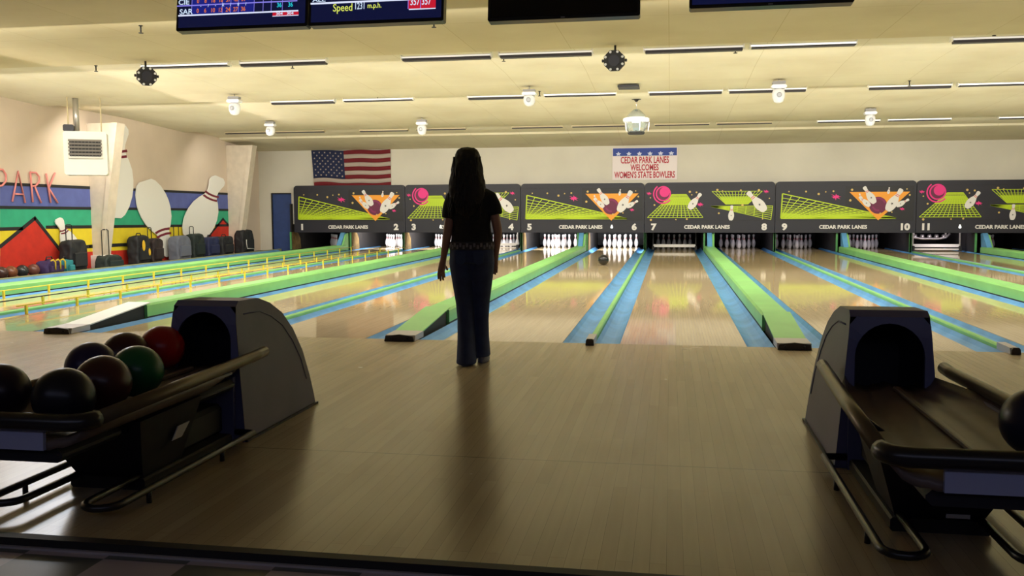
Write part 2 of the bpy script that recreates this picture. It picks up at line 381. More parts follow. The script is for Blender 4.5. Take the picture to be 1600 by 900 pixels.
# ------------------------------------------------------------------ masking units
YM=16.59
ub=[(-9.965,-6.64),(-6.625,-3.365),(-3.345,.06),(.075,3.335),(3.355,6.585),(6.60,9.97)]
ub=[]
xs=[458,632.5,813.5,1007.3,1212,1433]
X_=[at(x,288,1,YM).x for x in xs]; X_.append(X_[-1]+3.36)
W=3.33; HM=1.315; ZB=.49
def pin_outline(h):
    pr=[(.40,0),(.66,.05),(.86,.15),(.97,.25),(1.0,.32),(.96,.40),(.84,.50),(.64,.60),(.48,.66),(.40,.72),(.38,.76),(.41,.82),(.48,.88),(.50,.93),(.44,.975),(.25,1.0)]
    w=.19*h
    R=[(a*w,b*h) for a,b in pr]; return R+[(-a,b) for a,b in reversed(R)]
def flat(s,pts,y,mi=0,th=.004):
    # polygon in xz facing -Y, front at y
    s.prism(pts,y,y+th,'y',mi); return s
def rotpts(pts,cx,cz,ang,h=0):
    ca,sa=math.cos(ang),math.sin(ang)
    return [(cx+x*ca-(z-h/2)*sa, cz+x*sa+(z-h/2)*ca) for x,z in pts]
def art_pin(par,cx,cz,h,ang,y,name='painted_pin'):
    s=MB(); flat(s,rotpts(pin_outline(h),cx,cz,ang,h),y)
    for f0 in (.66,.72):
        flat(s,rotpts([(-.075*h,f0*h),(.075*h,f0*h),(.07*h,(f0+.025)*h),(-.07*h,(f0+.025)*h)],cx,cz,ang,h),y-.002,1,.002)
    st=[]
    for i in range(10):
        r=(.065 if i%2==0 else .02)*h; a=i*PI/5; st.append((r*math.cos(a),.33*h+r*math.sin(a)))
    flat(s,rotpts(st,cx,cz,ang,h),y-.002,2,.002)
    return s.build(name,[M_artw,M_red,M_black],par)
def seg(s,x0,z0,x1,z1,wd,y,mi=0):
    d=Vector((x1-x0,z1-z0)); 
    if d.length<1e-5: return
    n=Vector((-d.y,d.x)).normalized()*wd/2
    flat(s,[(x0+n.x,z0+n.y),(x1+n.x,z1+n.y),(x1-n.x,z1-n.y),(x0-n.x,z0-n.y)],y,mi,.002)
def disc(cx,cz,r,n=28,a0=0,a1=2*PI): return [(cx+r*math.cos(a0+(a1-a0)*i/n),cz+r*math.sin(a0+(a1-a0)*i/n)) for i in range(n)]
def dots(par,pts,Wl,HH,y,px0,pxw,py1,pyh):
    s=MB()
    for i,(x,z) in enumerate(pts):
        flat(s,disc((x-px0)/pxw*Wl,(py1-z)/pyh*HH,.018+.006*(i%3),8),y,0,.002)
    s.build('confetti',mat('gold confetti paint',(.62,.42,.12),.5),par)
def splash(s,cx,cz,r,y,mi=0):
    pts=[]
    for i in range(16):
        rr=r*(1 if i%2==0 else .45)*(1+.3*math.sin(i*2.3)); a=i*PI/8; pts.append((cx+rr*math.cos(a)*1.3,cz+rr*math.sin(a)*.75))
    flat(s,pts,y,mi,.002)
def mask_unit(i,x0,x1,typ):
    Wl=x1-x0-.012; nl,nr=2*i+1,2*i+2
    art='orange triangle and tumbling pins' if typ=='A' else 'magenta ball and green grids'
    t=thing('masking_unit','charcoal masking panel with %s over lanes %s and %s'%(art,NW[nl],NW[nr]),'masking panel',(x0+.006,YM,ZB),group='masking panels over the pin decks')
    r=.10; pts=[(0,0),(Wl,0)]
    for k in range(7): a=k/6*PI/2; pts.append((Wl-r+r*math.cos(a),HM-r+r*math.sin(a)))
    for k in range(7): a=PI/2+k/6*PI/2; pts.append((r+r*math.cos(a),HM-r+r*math.sin(a)))
    s=MB(); s.prism(pts,0,.09,'y'); s.build('panel',M_charc,t)
    s=MB(); s.box(.03,Wl-.03,-.006,-.0005,.315,.322).box(.03,Wl-.03,-.006,-.0005,HM-.13,HM-.125); s.build('seam_strip',M_charc2,t)
    y=-.006
    if typ=='A':
        px0,pxw,py1,pyh=90,1152,567,462
        U=lambda x:(x-px0)/pxw*Wl
        V=lambda z:(py1-z)/pyh*HM
        s=MB(); s.box(U(665),U(1225),-.003,-.0005,V(458),V(150)); s.build('inset_panel',M_charc2,t)
        s=MB(); g=.013
        TL=(U(147),V(214));BL=(U(137),V(436));TR=(U(1085),V(436))
        seg(s,*TL,*BL,.03,y);seg(s,*BL,*TR,.03,y);seg(s,*TL,*TR,.024,y)
        for f in (.17,.31,.43,.53,.61,.68,.74,.79,.84,.885,.925):
            seg(s,BL[0]+(TL[0]-BL[0])*(1-f),TL[1]+(BL[1]-TL[1])*f,*TR,.015,y)
        for q in range(1,14):
            f=(q/14)**.95; seg(s,TL[0]+(TR[0]-TL[0])*f,TL[1]+(TR[1]-TL[1])*f,BL[0]+(TR[0]-BL[0])*max(0,f-.16)*.42,BL[1],.017,y-.001)
        flat(s,[(U(139),V(436)),(U(139),V(385)),(U(240),V(396)),(U(420),V(414)),(U(560),V(430)),(U(640),V(436))],y+.002,1,.001)
        s.build('painted_grid',[M_lime,M_limed],t)
        s=MB(); flat(s,[(U(700),V(203)),(U(940),V(455)),(U(1190),V(203))],y-.003,0,.003); s.build('painted_triangle',M_org,t)
        s=MB(); flat(s,disc(U(935),V(322),.215),y-.006,0,.002); 
        s.build('painted_ball',M_magd,t)
        s=MB()
        for a0,rr in ((.3,.20),(3.4,.15)):
            o_=[(U(935)+rr*math.cos(a0+a*.14),V(322)+rr*math.sin(a0+a*.14)) for a in range(12)]+[(U(935)+(rr-.045)*math.cos(a0+a*.14),V(322)+(rr-.045)*math.sin(a0+a*.14)) for a in reversed(range(12))]
            flat(s,o_,y-.008,0,.002)
        s.build('ball_highlight',mat('dull magenta paint',(.22,.012,.09),.5),t)
        k=pyh/HM
        art_pin(t,U(862),V(230),175/k,math.radians(33),y-.010)
        art_pin(t,U(1066),V(275),225/k,math.radians(-31),y-.014)
        art_pin(t,U(825),V(288),125/k,math.radians(48),y-.009)
        art_pin(t,U(1132),V(300),120/k,math.radians(-60),y-.009)
        art_pin(t,U(1018),V(192),60/k,math.radians(-8),y-.008)
        art_pin(t,U(793),V(250),70/k,math.radians(20),y-.008)
        for a_ in ((U(590),V(245),.10,y),(U(1130),V(355),.055,y-.002)): s=MB(); splash(s,*a_); s.build('painted_splash',M_mag,t)
        dots(t,[(200,195),(342,196),(447,219),(505,200),(568,195),(720,183),(1163,180),(1187,232),(708,277),(1048,383),(955,395)],Wl,HM,y-.012,px0,pxw,py1,pyh)
    else:
        px0,pxw,py1,pyh=52,1216,568,472
        U=lambda x:(x-px0)/pxw*Wl
        V=lambda z:(py1-z)/pyh*HM
        def grid(s,TL,TR,BR,BL,rows,cols,pw,wd=.012):
            for c_ in range(cols+1):
                f=c_/cols; seg(s,TL[0]+(TR[0]-TL[0])*f,TL[1]+(TR[1]-TL[1])*f,BL[0]+(BR[0]-BL[0])*f,BL[1]+(BR[1]-BL[1])*f,wd,y)
            for r_ in range(rows+1):
                f=(r_/rows)**pw; seg(s,TL[0]+(BL[0]-TL[0])*f,TL[1]+(BL[1]-TL[1])*f,TR[0]+(BR[0]-TR[0])*f,TR[1]+(BR[1]-TR[1])*f,wd,y-.001)
        s=MB(); grid(s,(U(310),V(207)),(U(445),V(207)),(U(605),V(425)),(U(78),V(425)),15,13,1.5,.014)
        grid(s,(U(685),V(182)),(U(1150),V(182)),(U(1020),V(302)),(U(815),V(302)),9,15,.6,.013)
        grid(s,(U(680),V(319)),(U(1248),V(319)),(U(1232),V(446)),(U(685),V(324)),7,7,1.1,.014)
        flat(s,[(U(285),V(235)),(U(466),V(235)),(U(520),V(310)),(U(205),V(310))],y+.002,1,.001)
        flat(s,[(U(755),V(235)),(U(1090),V(235)),(U(1020),V(302)),(U(815),V(302))],y+.002,1,.001)
        s.build('painted_grid',[M_lime,M_limed],t)
        s=MB()
        for r0,r1,cx,cz,a0,a1 in ((.26,.225,225,203,2.2,5.6),(.20,.165,228,200,0,6.28)):
            n_=26; o_=[(U(cx)+r0*math.cos(a0+(a1-a0)*a/n_),V(cz)+r0*math.sin(a0+(a1-a0)*a/n_)) for a in range(n_+1)]; q_=[(U(cx)+r1*math.cos(a0+(a1-a0)*a/n_),V(cz)+r1*math.sin(a0+(a1-a0)*a/n_)) for a in range(n_+1)]
            for a in range(n_): flat(s,[o_[a],o_[a+1],q_[a+1],q_[a]],y-.005,0,.002)
        flat(s,disc(U(240),V(186),.13),y-.006,0,.002)
        flat(s,disc(U(225),V(203),.19),y-.003,1,.002)
        s.build('painted_ball',[M_mag,M_magd],t)
        k=pyh/HM
        art_pin(t,U(527),V(272),180/k,math.radians(-37),y-.008)
        art_pin(t,U(1098),V(277),240/k,math.radians(43),y-.008)
        art_pin(t,U(868),V(383),140/k,math.radians(-3),y-.008)
        for a_ in ((U(92),V(198),.06,y),(U(577),V(303),.075,y-.002),(U(1185),V(186),.06,y)): s=MB(); splash(s,*a_); s.build('painted_splash',M_mag,t)
        dots(t,[(106,238),(145,306),(112,446),(350,444),(453,440),(478,184),(497,212),(541,190),(735,168),(783,178),(952,173),(1118,173),(1215,250),(752,386),(970,310),(1157,438)],Wl,HM,y-.006,px0,pxw,py1,pyh)
    zt=.145
    text('lane_number',str(nl),.22,M_artw,t,(.235,y,zt),1.15,off=.012)
    text('lane_number',str(nr),.22,M_artw,t,(Wl-.26,y,zt),1.15,off=.012)
    tx=Wl*(.49 if typ=='A' else .485)
    text('name_lettering','CEDAR PARK LANES',.128,M_artw,t,(tx+(.35 if i==5 else 0),y,zt),1.0,off=.005)
    if i in (1,2,5):
        s=MB(); fx={1:.31,2:.742,5:.31}[i]; flat(s,disc(Wl*fx,zt,.035,12),y); flat(s,disc(Wl*fx,zt+.045,.022,10),y+.001); s.build('strike_lamp',mat('lit strike lamp',(.9,.9,.9),.4,emit=(1,1,1),es=.8),t)
for i in range(6): mask_unit(i,X_[i],X_[i+1],'A' if i%2==0 else 'B')

# kickbacks, machine fronts
s=0
for n in range(1,13):
    x=lane_x(n)
    for sd in (-1,1):
        xx=x+sd*(LW/2+.245)
        t=thing('kickback','%s kickback board on the %s side of the pin deck of lane %s'%('ochre fronted' if (n<7 and sd<0 and n!=4) else 'dark','left' if sd<0 else 'right',NW[n]),'kickback board',(xx,16.72,0),group='kickback boards of the pin decks')
        q=MB(); q.prism([(0,-.1),(3.7,-.1),(3.7,1.3),(0,1.3)],-.018,.018,'x'); q.build('board',M_kickd,t)
        if n<7 and sd<0 and n!=4: q=MB(); q.prism([(.04,.0),(.62,.0),(.58,.30),(.46,.44),(.30,.5),(.04,.5)],.019,.034,'x'); q.build('ochre_panel',M_kick,t)  # ochre front piece on some left boards, the board itself stays dark
        q=MB(); q.box(-.024,.024,-.03,-.001,-.0,.5); q.build('edge_strip',M_dgreen,t)
    q=MB(); q.box(-LW/2-.21,LW/2+.21,0,.05,.02,1.1); o=q.build('pit_cushion',M_dark,loc=(x,20.0,0)); tag(o,'dark pit cushion hanging behind the pins of lane %s'%NW[n],'pit cushion',group='pit cushions')
    if n not in (1,2,3,4,5,6,8,9,10,12): continue
# pin deck lamps under the masks (lanes on the left are the bright ones)
for n in range(1,13):
    e={1:3,2:70,3:70,4:26,5:80,6:85,7:1.2,8:5,9:3.2,10:6,11:8,12:1.6}[n]
    area('pin_light',(lane_x(n),17.05,.66),(math.radians(62),0,0),.8,.1,e,(1,.97,.97) if n<8 else (.95,.86,1))

# ------------------------------------------------------------------ bowling pins
inch=.0254
pr=[(1.02,0),(1.414,.75),(1.85,2.0),(2.25,3.4),(2.383,4.5),(2.30,5.6),(2.0,7.0),(1.6,8.2),(1.24,9.2),(.98,10.0),(.90,10.9),(.93,11.75),(1.08,12.6),(1.22,13.3),(1.27,13.7),(1.15,14.3),(.8,14.75),(.35,14.96),(.02,15)]
p0=MB().lathe([(a*inch,b*inch) for a,b in pr],18).build('body',M_pin); 
s0=MB()
for z in (9.55,10.6):
    r_=1.13 if z<10 else .935
    s0.lathe([((r_+.0)*inch,(z-.28)*inch),((r_+.03)*inch,(z-.27)*inch),((r_-.03+.03)*inch*1.0,(z+.27)*inch),((r_-.06)*inch,(z+.28)*inch)],16)
s0=s0.build('neck_stripes',M_red)
proto=thing('bowling_pin','x','bowling pin'); p0.parent=proto; s0.parent=proto
SP=.3048
names10=[(0,0,'head pin'),(1,-.5,'left pin of the second row'),(1,.5,'right pin of the second row'),(2,-1,'left pin of the third row'),(2,0,'middle pin of the third row'),(2,1,'right pin of the third row'),(3,-1.5,'leftmost back pin'),(3,-.5,'inner left back pin'),(3,.5,'inner right back pin'),(3,1.5,'rightmost back pin')]
first=True
for n in range(1,13):
    z=0
    skip=()
    if n==7: skip=(0,1,2)
    if n==12: skip=(2,5,9,0)
    if n==11: continue
    for i,(row,cx,nm) in enumerate(names10):
        if i in skip: continue
        dx=dy=0
        loc=(lane_x(n)+cx*SP+dx,18.29+row*.264+dy,0.0005)
        lb='white bowling pin, %s on lane %s'%(nm,NW[n])
        gp='pins standing on lane %s'%NW[n]
        if first: proto.location=loc; proto['label']=lb; proto['group']=gp; first=False
        else: dup(proto,loc,(0,0,random.random()*6),lb,gp)
# sweep bars
def sweep(n,y,z,m,label,rack=False,two=False):
    t=thing('sweep_bar',label,'sweep bar',(lane_x(n),y,0))
    s=MB(); s.bbox(-.56,.56,-.025,.025,z,z+.075,.012); s.build('bar',m,t)
    if two: s=MB(); s.bbox(-.54,.54,-.06,-.03,z-.075,z-.035,.01); s.build('lower_bar',m,t)
    for sx in (-.57,.57):
        s=MB(); s.bbox(sx-.015,sx+.015,-.02,.02,z-.0,.5,.004); s.build('arm',M_met if n!=7 else M_black,t)
        s=MB(); s.bbox(sx-.03,sx+.03,-.1,.02,.004,z+.03,.01); s.build('foot',M_black,t)
sweep(7,17.3,.08,M_white,'white sweep bar lowered in front of the pins on lane seven')
sweep(4,17.3,.105,M_met,'grey metal sweep bar lowered in front of the pins on lane four',two=True)
sweep(11,17.3,.105,M_white,'white double sweep bar lowered on lane eleven',two=True)
t=thing('pin_rack','bright metal pin rack hanging over the deck of lane eleven','pin rack',(lane_x(11),17.9,.30))
s=MB(); s.tube([(-.55,0,.14),(-.4,0,.03),(-.2,0,.0),(.2,0,.0),(.4,0,.03),(.5,0,.14)],.03,8); s.build('rail',M_met,t)
for i in range(5):
    s=MB(); s.lathe([(.05,0),(.06,.05),(.045,.11)],10,c=(-.36+i*.18,.05,.0)); s.build('pin_cup',M_met,t)
for sx in (-.4,.4): s=MB(); s.bbox(sx-.02,sx+.02,.02,.06,.05,.5,.004); s.build('hanger',M_met,t)
s=MB(); s.bbox(-.753,.753,-.2,.6,.5,.65,.02); s.build('carriage',M_dark,t)
# ball rolling on lane 6
def ball(loc,m,label,group=None,holes=True,rot=(0,0,0),r=.108):
    t=thing('bowling_ball',label,'bowling ball',loc,group=group,rot=rot)
    s=MB(); N=16
    s.lathe([(r*math.sin(PI*k/N)+1e-4,-r*math.cos(PI*k/N)) for k in range(N+1)],32); s.build('shell',m,t)
    if holes:
        for dx,dy in ((-.013,.02),(.013,.02),(0,-.03)):
            v=Vector((dx,dy,r)).normalized(); M=Matrix.Translation(v*(r-.003))@v.to_track_quat('Z','Y').to_matrix().to_4x4()
            h=MB(); h.lathe([(.011,0),(.011,.0035),(.004,.0037)],12,M=M); h.build('finger_hole',M_bolt,t)
    return t
b_=at(943,406,2,.108)
ball((b_.x,b_.y,.1085),mat('black ball',(.01,.01,.012),.12),'black bowling ball rolling down lane six towards the pins',rot=(.6,.3,0))

# ------------------------------------------------------------------ flag and banner on the far wall
t=thing('flag','stars and stripes flag hanging on the far wall above lanes one and two','flag',(at(487,234,1,YF).x,YF-.02,2.80))
FWd,FH=2.33,1.48
def fy(u,v): return -.012-.010*math.sin(u*9+v*3)-.006*math.sin(u*21-v*6)
def fz(u,v): return .02*math.sin(u*6.5+.7)*(.3+v)+.012*math.sin(u*13)-.01*u
def fx(u,v): return u*FWd+.10*v*(1-u)*(1 if u<.5 else .6)
def strip(u0,u1,v0,v1,nu,nv,off=0):
    s=MB(); vs=[];fs=[]
    for layer in (0,1):
        for j in range(nv+1):
            for i in range(nu+1):
                u=u0+(u1-u0)*i/nu; v=v0+(v1-v0)*j/nv
                vs.append((fx(u,v),fy(u,v)-off-(.003 if layer==0 else 0),-v*FH+fz(u,v)))
    L_=(nu+1)*(nv+1)
    for j in range(nv):
        for i in range(nu):
            a=j*(nu+1)+i; fs.append((a,a+nu+1,a+nu+2,a+1)); fs.append((L_+a,L_+a+1,L_+a+nu+2,L_+a+nu+1))
    for i in range(nu):
        a=i; fs.append((a,a+1,L_+a+1,L_+a)); a=nv*(nu+1)+i; fs.append((a+1,a,L_+a,L_+a+1))
    s.add(vs,fs,0,True); return s
Mfr=mat('red flag cloth',(.15,.008,.014),.9); Mfw=mat('white flag cloth',(.42,.34,.29),.9); Mfb=mat('navy flag cloth',(.012,.018,.06),.9)
for i in range(13):
    u0=.0 if i>6 else .41
    strip(u0,1,i/13,(i+1)/13,40,2).build('stripe',Mfr if i%2==0 else Mfw,t)
cn=strip(0,.41,0,7/13,20,8).build('canton',Mfb,t)
s=MB()
for r_ in range(9):
    for c_ in range(11):
        if (r_+c_)%2: continue
        u=.41*(c_+1)/12; v=7/13*(r_+1)/10; cx,cz,cy=fx(u,v),-v*FH+fz(u,v),fy(u,v)-.006
        st=[]
        for k in range(10):
            rr=.030 if k%2==0 else .012; a=PI/2+k*PI/5; st.append((cx+rr*math.cos(a),cz+rr*math.sin(a)))
        s.prism(st,cy-.002,cy,'y')
s.build('stars',Mfw,cn)
a=at(957,232,1,YF); b_=at(1058,281,1,YF)
t=thing('banner','white banner with blue star strip and red welcome lettering on the far wall','banner',((a.x+b_.x)/2,YF-.004,(a.z+b_.z)/2+.01))
bw=(b_.x-a.x)/2; bh=(a.z-b_.z)/2
MB().box(-bw,bw,-.012,0,-bh,bh).build('sheet',mat('white banner vinyl',(.74,.66,.66),.6),t)
s=MB(); s.box(-bw+.015,bw-.015,-.016,-.0125,bh-.215,bh-.012); hb=s.build('blue_strip',mat('blue banner vinyl',(.02,.05,.28),.6),t)
s=MB()
for i in range(6):
    cx=-bw+.16+i*(2*bw-.32)/5
    st=[(cx+(.075 if k%2==0 else .04)*math.cos(PI/2+k*PI/5),bh-.16+(.06 if k%2==0 else .03)*math.sin(PI/2+k*PI/5)) for k in range(10)]
    s.prism(st,-.019,-.0165,'y')
s.build('stars',mat('pale star print',(.55,.58,.75),.6),hb)
for i,(tx,sz) in enumerate((('CEDAR PARK LANES',.245),('WELCOMES',.225),("WOMEN'S STATE BOWLERS",.235))):
    text('lettering',tx,sz,mat('red banner lettering',(.42,.008,.03),.6),t,(0,-.0145,bh-.335-i*.195),{0:.57,1:.62,2:.545}[i],ext=.0015,off=.006)

# ------------------------------------------------------------------ ceiling fixtures
M_lv=mat('dark louvre',(.022,.016,.02),.5)
M_hs=mat('white fixture housing',(.84,.82,.76),.4)
M_hsc=mat('shade toned fixture housing',(.62,.52,.33),.6)  # beige paints shade onto white housings in the farthest row
M_tubeW=mat('lit diffuser bright',(.9,.9,.88),.4,emit=(1,.98,.93),es=1.1); M_tubeD=mat('lit diffuser',(.85,.84,.82),.4,emit=(1,.96,.9),es=.35)
def fixture(x0,x1,y,yr,style,label):
    a=at(x0,y,1,yr); b=at(x1,y,1,yr); L_=min(1.3,abs(b.x-a.x)); xm=(a.x+b.x)/2; z=a.z
    zt=3.11
    zt=min(ceil_z(yr-.2),ceil_z(yr+.1))-.002
    t=thing('strip_light',label,'ceiling light',(xm,yr,z))
    top=max(.045,zt-z)
    if z+top>zt: z=zt-top; t.location.z=z
    hs={'W':M_hs,'D':M_hs,'C':M_hsc}[style]
    s=MB(); s.prism([(-.04,.014),(.06,.014),(.085,.03),(.06,top),(-.03,top),(-.04,top*.8)],-L_/2,L_/2,'x'); s.build('housing',hs,t)
    if style!='C':
        s=MB(); s.prism([(-.046,.016),(-.041,.016),(-.041,top*.75),(-.046,top*.75)],-L_/2+.01,L_/2-.01,'x'); s.build('lit_diffuser',M_tubeW if style=='W' else M_tubeD,t)
    d=.034 if style=='D' else .018
    s=MB(); s.prism([(-.046,.013-d),(.055,.013-d),(.06,.013),(-.046,.013)],-L_/2+.02,L_/2-.015,'x'); s.build('louvre',M_lv,t)
    if style!='C':
        for sx in (-1,1):
            s=MB(); s.box(sx*L_/2-.006,sx*L_/2+.006,-.045,.065,-.0,.06); s.build('end_cap',hs,t)
rows=[(4.06,[(217,363,102.5,'W'),(376,511,99,'D'),(628,768,91.5,'D'),(780,926,86.5,'D'),(1006,1162,77.5,'D'),(1172,1338,70,'W'),(1487,1640,58.5,'D')]),
 (7.93,[(424,523,156.5,'D'),(537,646,153,'W'),(731,822,150,'D'),(850,963,147,'W'),(1013,1129,141,'D'),(1138,1260,136,'D'),(1357,1487,128.5,'D'),(1497,1620,122.5,'W')]),
 (13.02,[(352,424,204.5,'C'),(430,507,203.5,'C'),(562,638,206,'C'),(650,728,203.5,'C'),(799,880,200.5,'C'),(893,977,198,'C'),(1022,1109,195,'C'),(1119,1207,193,'C'),(1277,1375,188,'W'),(1387,1486,184.5,'W'),(1560,1650,180,'W')])]
rn=['nearest','middle','farthest']; on=['first','second','third','fourth','fifth','sixth','seventh','eighth','ninth','tenth','eleventh','twelfth']
for ri,(yr,L_) in enumerate(rows):
    for k,(x0,x1,y,st) in enumerate(L_):
        look={'W':'white strip light','D':'dark louvred strip light','C':'cream strip light'}[st]
        fixture(x0,x1,y,yr,st,'%s, %s from the left in the %s ceiling row'%(look,on[k],rn[ri]))

# black octagonal LED panels
def led(px,py,yr,label,rz,tilt):
    p=at(px,py,1,yr)
    t=thing('led_effect_light',label,'effect light',p,group='black LED effect lights',rot=(tilt,0,rz))
    oc=[(.134*math.cos(PI/8+k*PI/4),.134*math.sin(PI/8+k*PI/4)) for k in range(8)]
    s=MB(); s.prism(oc,-.05,.05,'y'); s.build('case',M_black,t)
    s=MB(); s.prism([(x*.55,z*.55) for x,z in oc],-.062,-.051,'y'); s.build('face_hub',M_charc,t)
    for k in range(8):
        a=k*PI/4+PI/8; M=Matrix.Translation((.112*math.cos(a),-.051,.112*math.sin(a)))@Matrix.Rotation(PI/2,4,'X')
        s=MB(); s.lathe([(.016,0),(.016,.006),(.008,.010)],10,M=M); s.build('lens',mat('white lens',(.8,.8,.8),.3),t)
    top=ceil_z(yr)-p.z
    s=MB(); s.tube([(0,.045,.05),(0,.09,.10),(0,.10,max(top,.14))],.014,8); s.build('ceiling_bracket',M_black,t)
    for sx in (-1,1): s=MB(); s.bbox(sx*.142-.012,sx*.142+.012,-.02,.02,-.015,.02,.004); s.build('side_knob',M_black,t)
    return t
led(229,119,3.7,'black octagonal light with eight white lenses near the heater',math.radians(38),math.radians(10))
led(960,95,3.7,'black octagonal light with eight white lenses high above lane six',math.radians(-3),math.radians(5))
# white mushroom effect lights
M_fw=mat('white lamp body',(.74,.74,.78),.35)
def moon(px,ptop,pbot,yr,label):
    a=at(px,ptop,1,yr); b=at(px,pbot,1,yr); h=a.z-b.z
    t=thing('rotating_effect_light',label,'effect light',(a.x,yr,b.z),group='white rotating effect lights')
    s=MB(); s.lathe([(.03,0),(.07,.02),(.095,h*.25),(.10,h*.45),(.085,h*.6),(.05,h*.66)],16); s.build('dome',M_fw,t)
    s=MB(); s.bbox(-.115,.115,-.07,.07,h*.66,h*.84,.02); s.build('housing',M_fw,t)
    s=MB(); s.bbox(-.10,.10,-.05,.05,h*.86,h*1.0,.01); s.build('bracket',mat('grey lamp bracket',(.25,.24,.24),.5),t)
    s=MB(); s.tube([(0,0,h*.98),(0,0,max(h+.01,ceil_z(yr)-b.z-.002))],.012,8); s.build('stem',M_met,t)
    M=Matrix.Translation((0,-.098,h*.35))@Matrix.Rotation(PI/2,4,'X')
    s=MB(); s.lathe([(.04,0),(.04,.008),(.02,.012)],14,M=M); s.build('lens',mat('grey lens',(.35,.36,.4),.2),t)
moon(366,151,180,7.1,'white dome effect light, leftmost of the three behind the nearest lamp row')
moon(827,140,166,7.1,'white dome effect light hanging at the left side over lane five')
moon(1217,127,161,7.1,'white dome effect light beside the strip lights over lanes eight and nine')
moon(422,190,212,11.3,'small white dome effect light above the flag')
moon(659,187,211,11.3,'small white dome effect light between the flag and the woman')
moon(1360,170,197,11.3,'small white dome effect light among the bright strip lights at the right')
# mirrored crystal light
p=at(994,212,1,9.4); q=at(994,153,1,9.4)
t=thing('crystal_ball_light','faceted glassy ball light with white collar hanging in the middle of the ceiling','effect light',(p.x,9.4,p.z))
R_=.21; hb=q.z-p.z
MG=mat('mirrored facets',(.42,.46,.43),.18,metal=.75)
s=MB(); s.lathe([(.08,0.02),(.14,.02),(.165,.06)],8,smooth=False); s.build('base_ring',M_black,t)
s=MB(); s.lathe([(.14,.06),(.19,.13),(.215,.22),(.205,.30),(.16,.38),(.09,.45),(.05,.48)],10,smooth=False); s.build('glass_globe',MG,t)
s=MB(); s.lathe([(.20,.24),(.24,.25),(.245,.31),(.21,.33)],18); s.build('collar',M_fw,t)
for k in range(5):
    a=k*2*PI/5; s=MB(); s.tube([(.215*math.cos(a),.215*math.sin(a),.08),(.235*math.cos(a),.235*math.sin(a),.24)],.012,6); s.build('rib',M_fw,t)
s=MB(); s.tube([(0,0,.47),(0,0,hb)],.006,6); s.build('cable',M_met,t)
s=MB(); s.lathe([(.02,hb-.07),(.05,hb-.03),(.09,ceil_z(9.4)-p.z-.002)],12); s.build('ceiling_hook',M_black,t)
# vent and torn ceiling flap
p=at(981,136,1,7.0); zc=ceil_z(7.0)
s=MB(); s.box(-.17,.17,-.2,.2,-.03,-.004); o=s.build('ceiling_vent',M_charc,loc=(p.x,7.3,ceil_z(7.5)),rot=(0,0,0)); tag(o,'small dark rectangular vent in the ceiling above the hanging ball light','vent')
p=at(487,160,1,8.0)
s=MB(); s.add([(-.28,-.1,.0),(.0,-.55,-.0),(.65,-.52,-.0),(-.05,-.4,-.03),(-.28,-.1,-.02),(.0,-.55,-.03),(.65,-.52,-.02)],[(0,1,2,3),(4,3,6,5),(0,4,5,1),(1,5,6,2),(2,6,3),(0,3,4)]); o=s.build('ceiling_tear',M_charc,loc=(p.x,8.2,ceil_z(8.0)-.01)); tag(o,'dark torn ceiling flap under the strip light near the flag','ceiling damage')
# sprinkler heads
sp0=None
for px,py,yr,lb in ((150,108,3.4,'above the heater left of the LED light'),(457,103,3.6,'under the second near strip light'),(220,47,.2,'near the top left corner'),(590,155,7.2,'under the bright middle row strip light'),(1149,79,3.6,'under the near strip light over lane eight'),(787,92,3.6,'under the near strip light over the woman'),(1188,8,.3,'below the right hand monitor'),(1421,131,7.0,'under the seventh middle row strip light'),(1553,62,3.6,'at the far right of the near row'),(843,147,7.2,'beside the dome light over lane five'),(678,38,.0,'at the corner of the speed monitor')):
    zc=ceil_z(yr); p=at(px,py,2,zc-.05); yy=p.y
    for _ in range(4): p=at(px,py,2,ceil_z(p.y)-.05)
    zc=ceil_z(p.y)
    t=thing('sprinkler_head','small dark sprinkler head on the ceiling '+lb,'sprinkler',(p.x,p.y,zc),group='ceiling sprinklers')
    s=MB(); s.lathe([(.022,-.008),(.022,0)],10).lathe([(.009,-.07),(.009,-.008)],8); s.build('stem',M_black,t)
    s=MB(); s.lathe([(.026,-.085),(.026,-.078)],10).lathe([(.006,-.078),(.006,-.07)],6); s.build('deflector',M_black,t)

# unit heater
a=at(98,206,1,6.9); b_=at(163,273,1,6.9)
hw=b_.x-a.x; hh=a.z-b_.z; cx=(a.x+b_.x)/2
t=thing('unit_heater','white hanging gas heater with dark louvred grille by the left wall','heater',(cx,6.9,b_.z),rot=(0,0,math.radians(30)))
M_ht=mat('white heater enamel',(.74,.71,.64),.5)
hw=.70; t.location.x+=.04
s=MB(); s.bbox(-hw/2,hw/2,0,.45,0,hh,.03); s.build('cabinet',M_ht,t)
s=MB(); s.box(-hw*.36,hw*.36,-.012,-.001,hh*.38,hh*.79); g=s.build('grille_opening',M_black,t)
for k in range(6):
    z=hh*(.385+.078*k); s=MB(); s.prism([(-.04,z),(-.035,z-.006),(-.012,z+.02),(-.012,z+.03)],-hw*.385,hw*.385,'x'); s.build('louvre_blade',M_ht if k==0 else mat('grey louvre',(.20,.18,.16),.5),g)
s=MB()
for k in range(9):
    x=-hw*.32+k*hw*.08; s.box(x-.004,x+.004,-.016,-.012,hh*.38,hh*.79)
s.build('vertical_fins',mat('grey fin',(.12,.11,.10),.5),g)
zt=ceil_z(6.9)-b_.z-.01
for x in (-hw*.38,hw*.38):
    s=MB(); s.tube([(x,.1,hh-.01),(x,.1,zt)],.012,6); s.build('hanger_rod',mat('cream rod',(.6,.5,.3),.6),t)
s=MB(); s.tube([(-hw*.22,.3,hh-.01),(-hw*.22,.3,zt)],.05,12); s.build('flue_pipe',mat('galvanised pipe',(.55,.53,.5),.3,metal=.7),t)
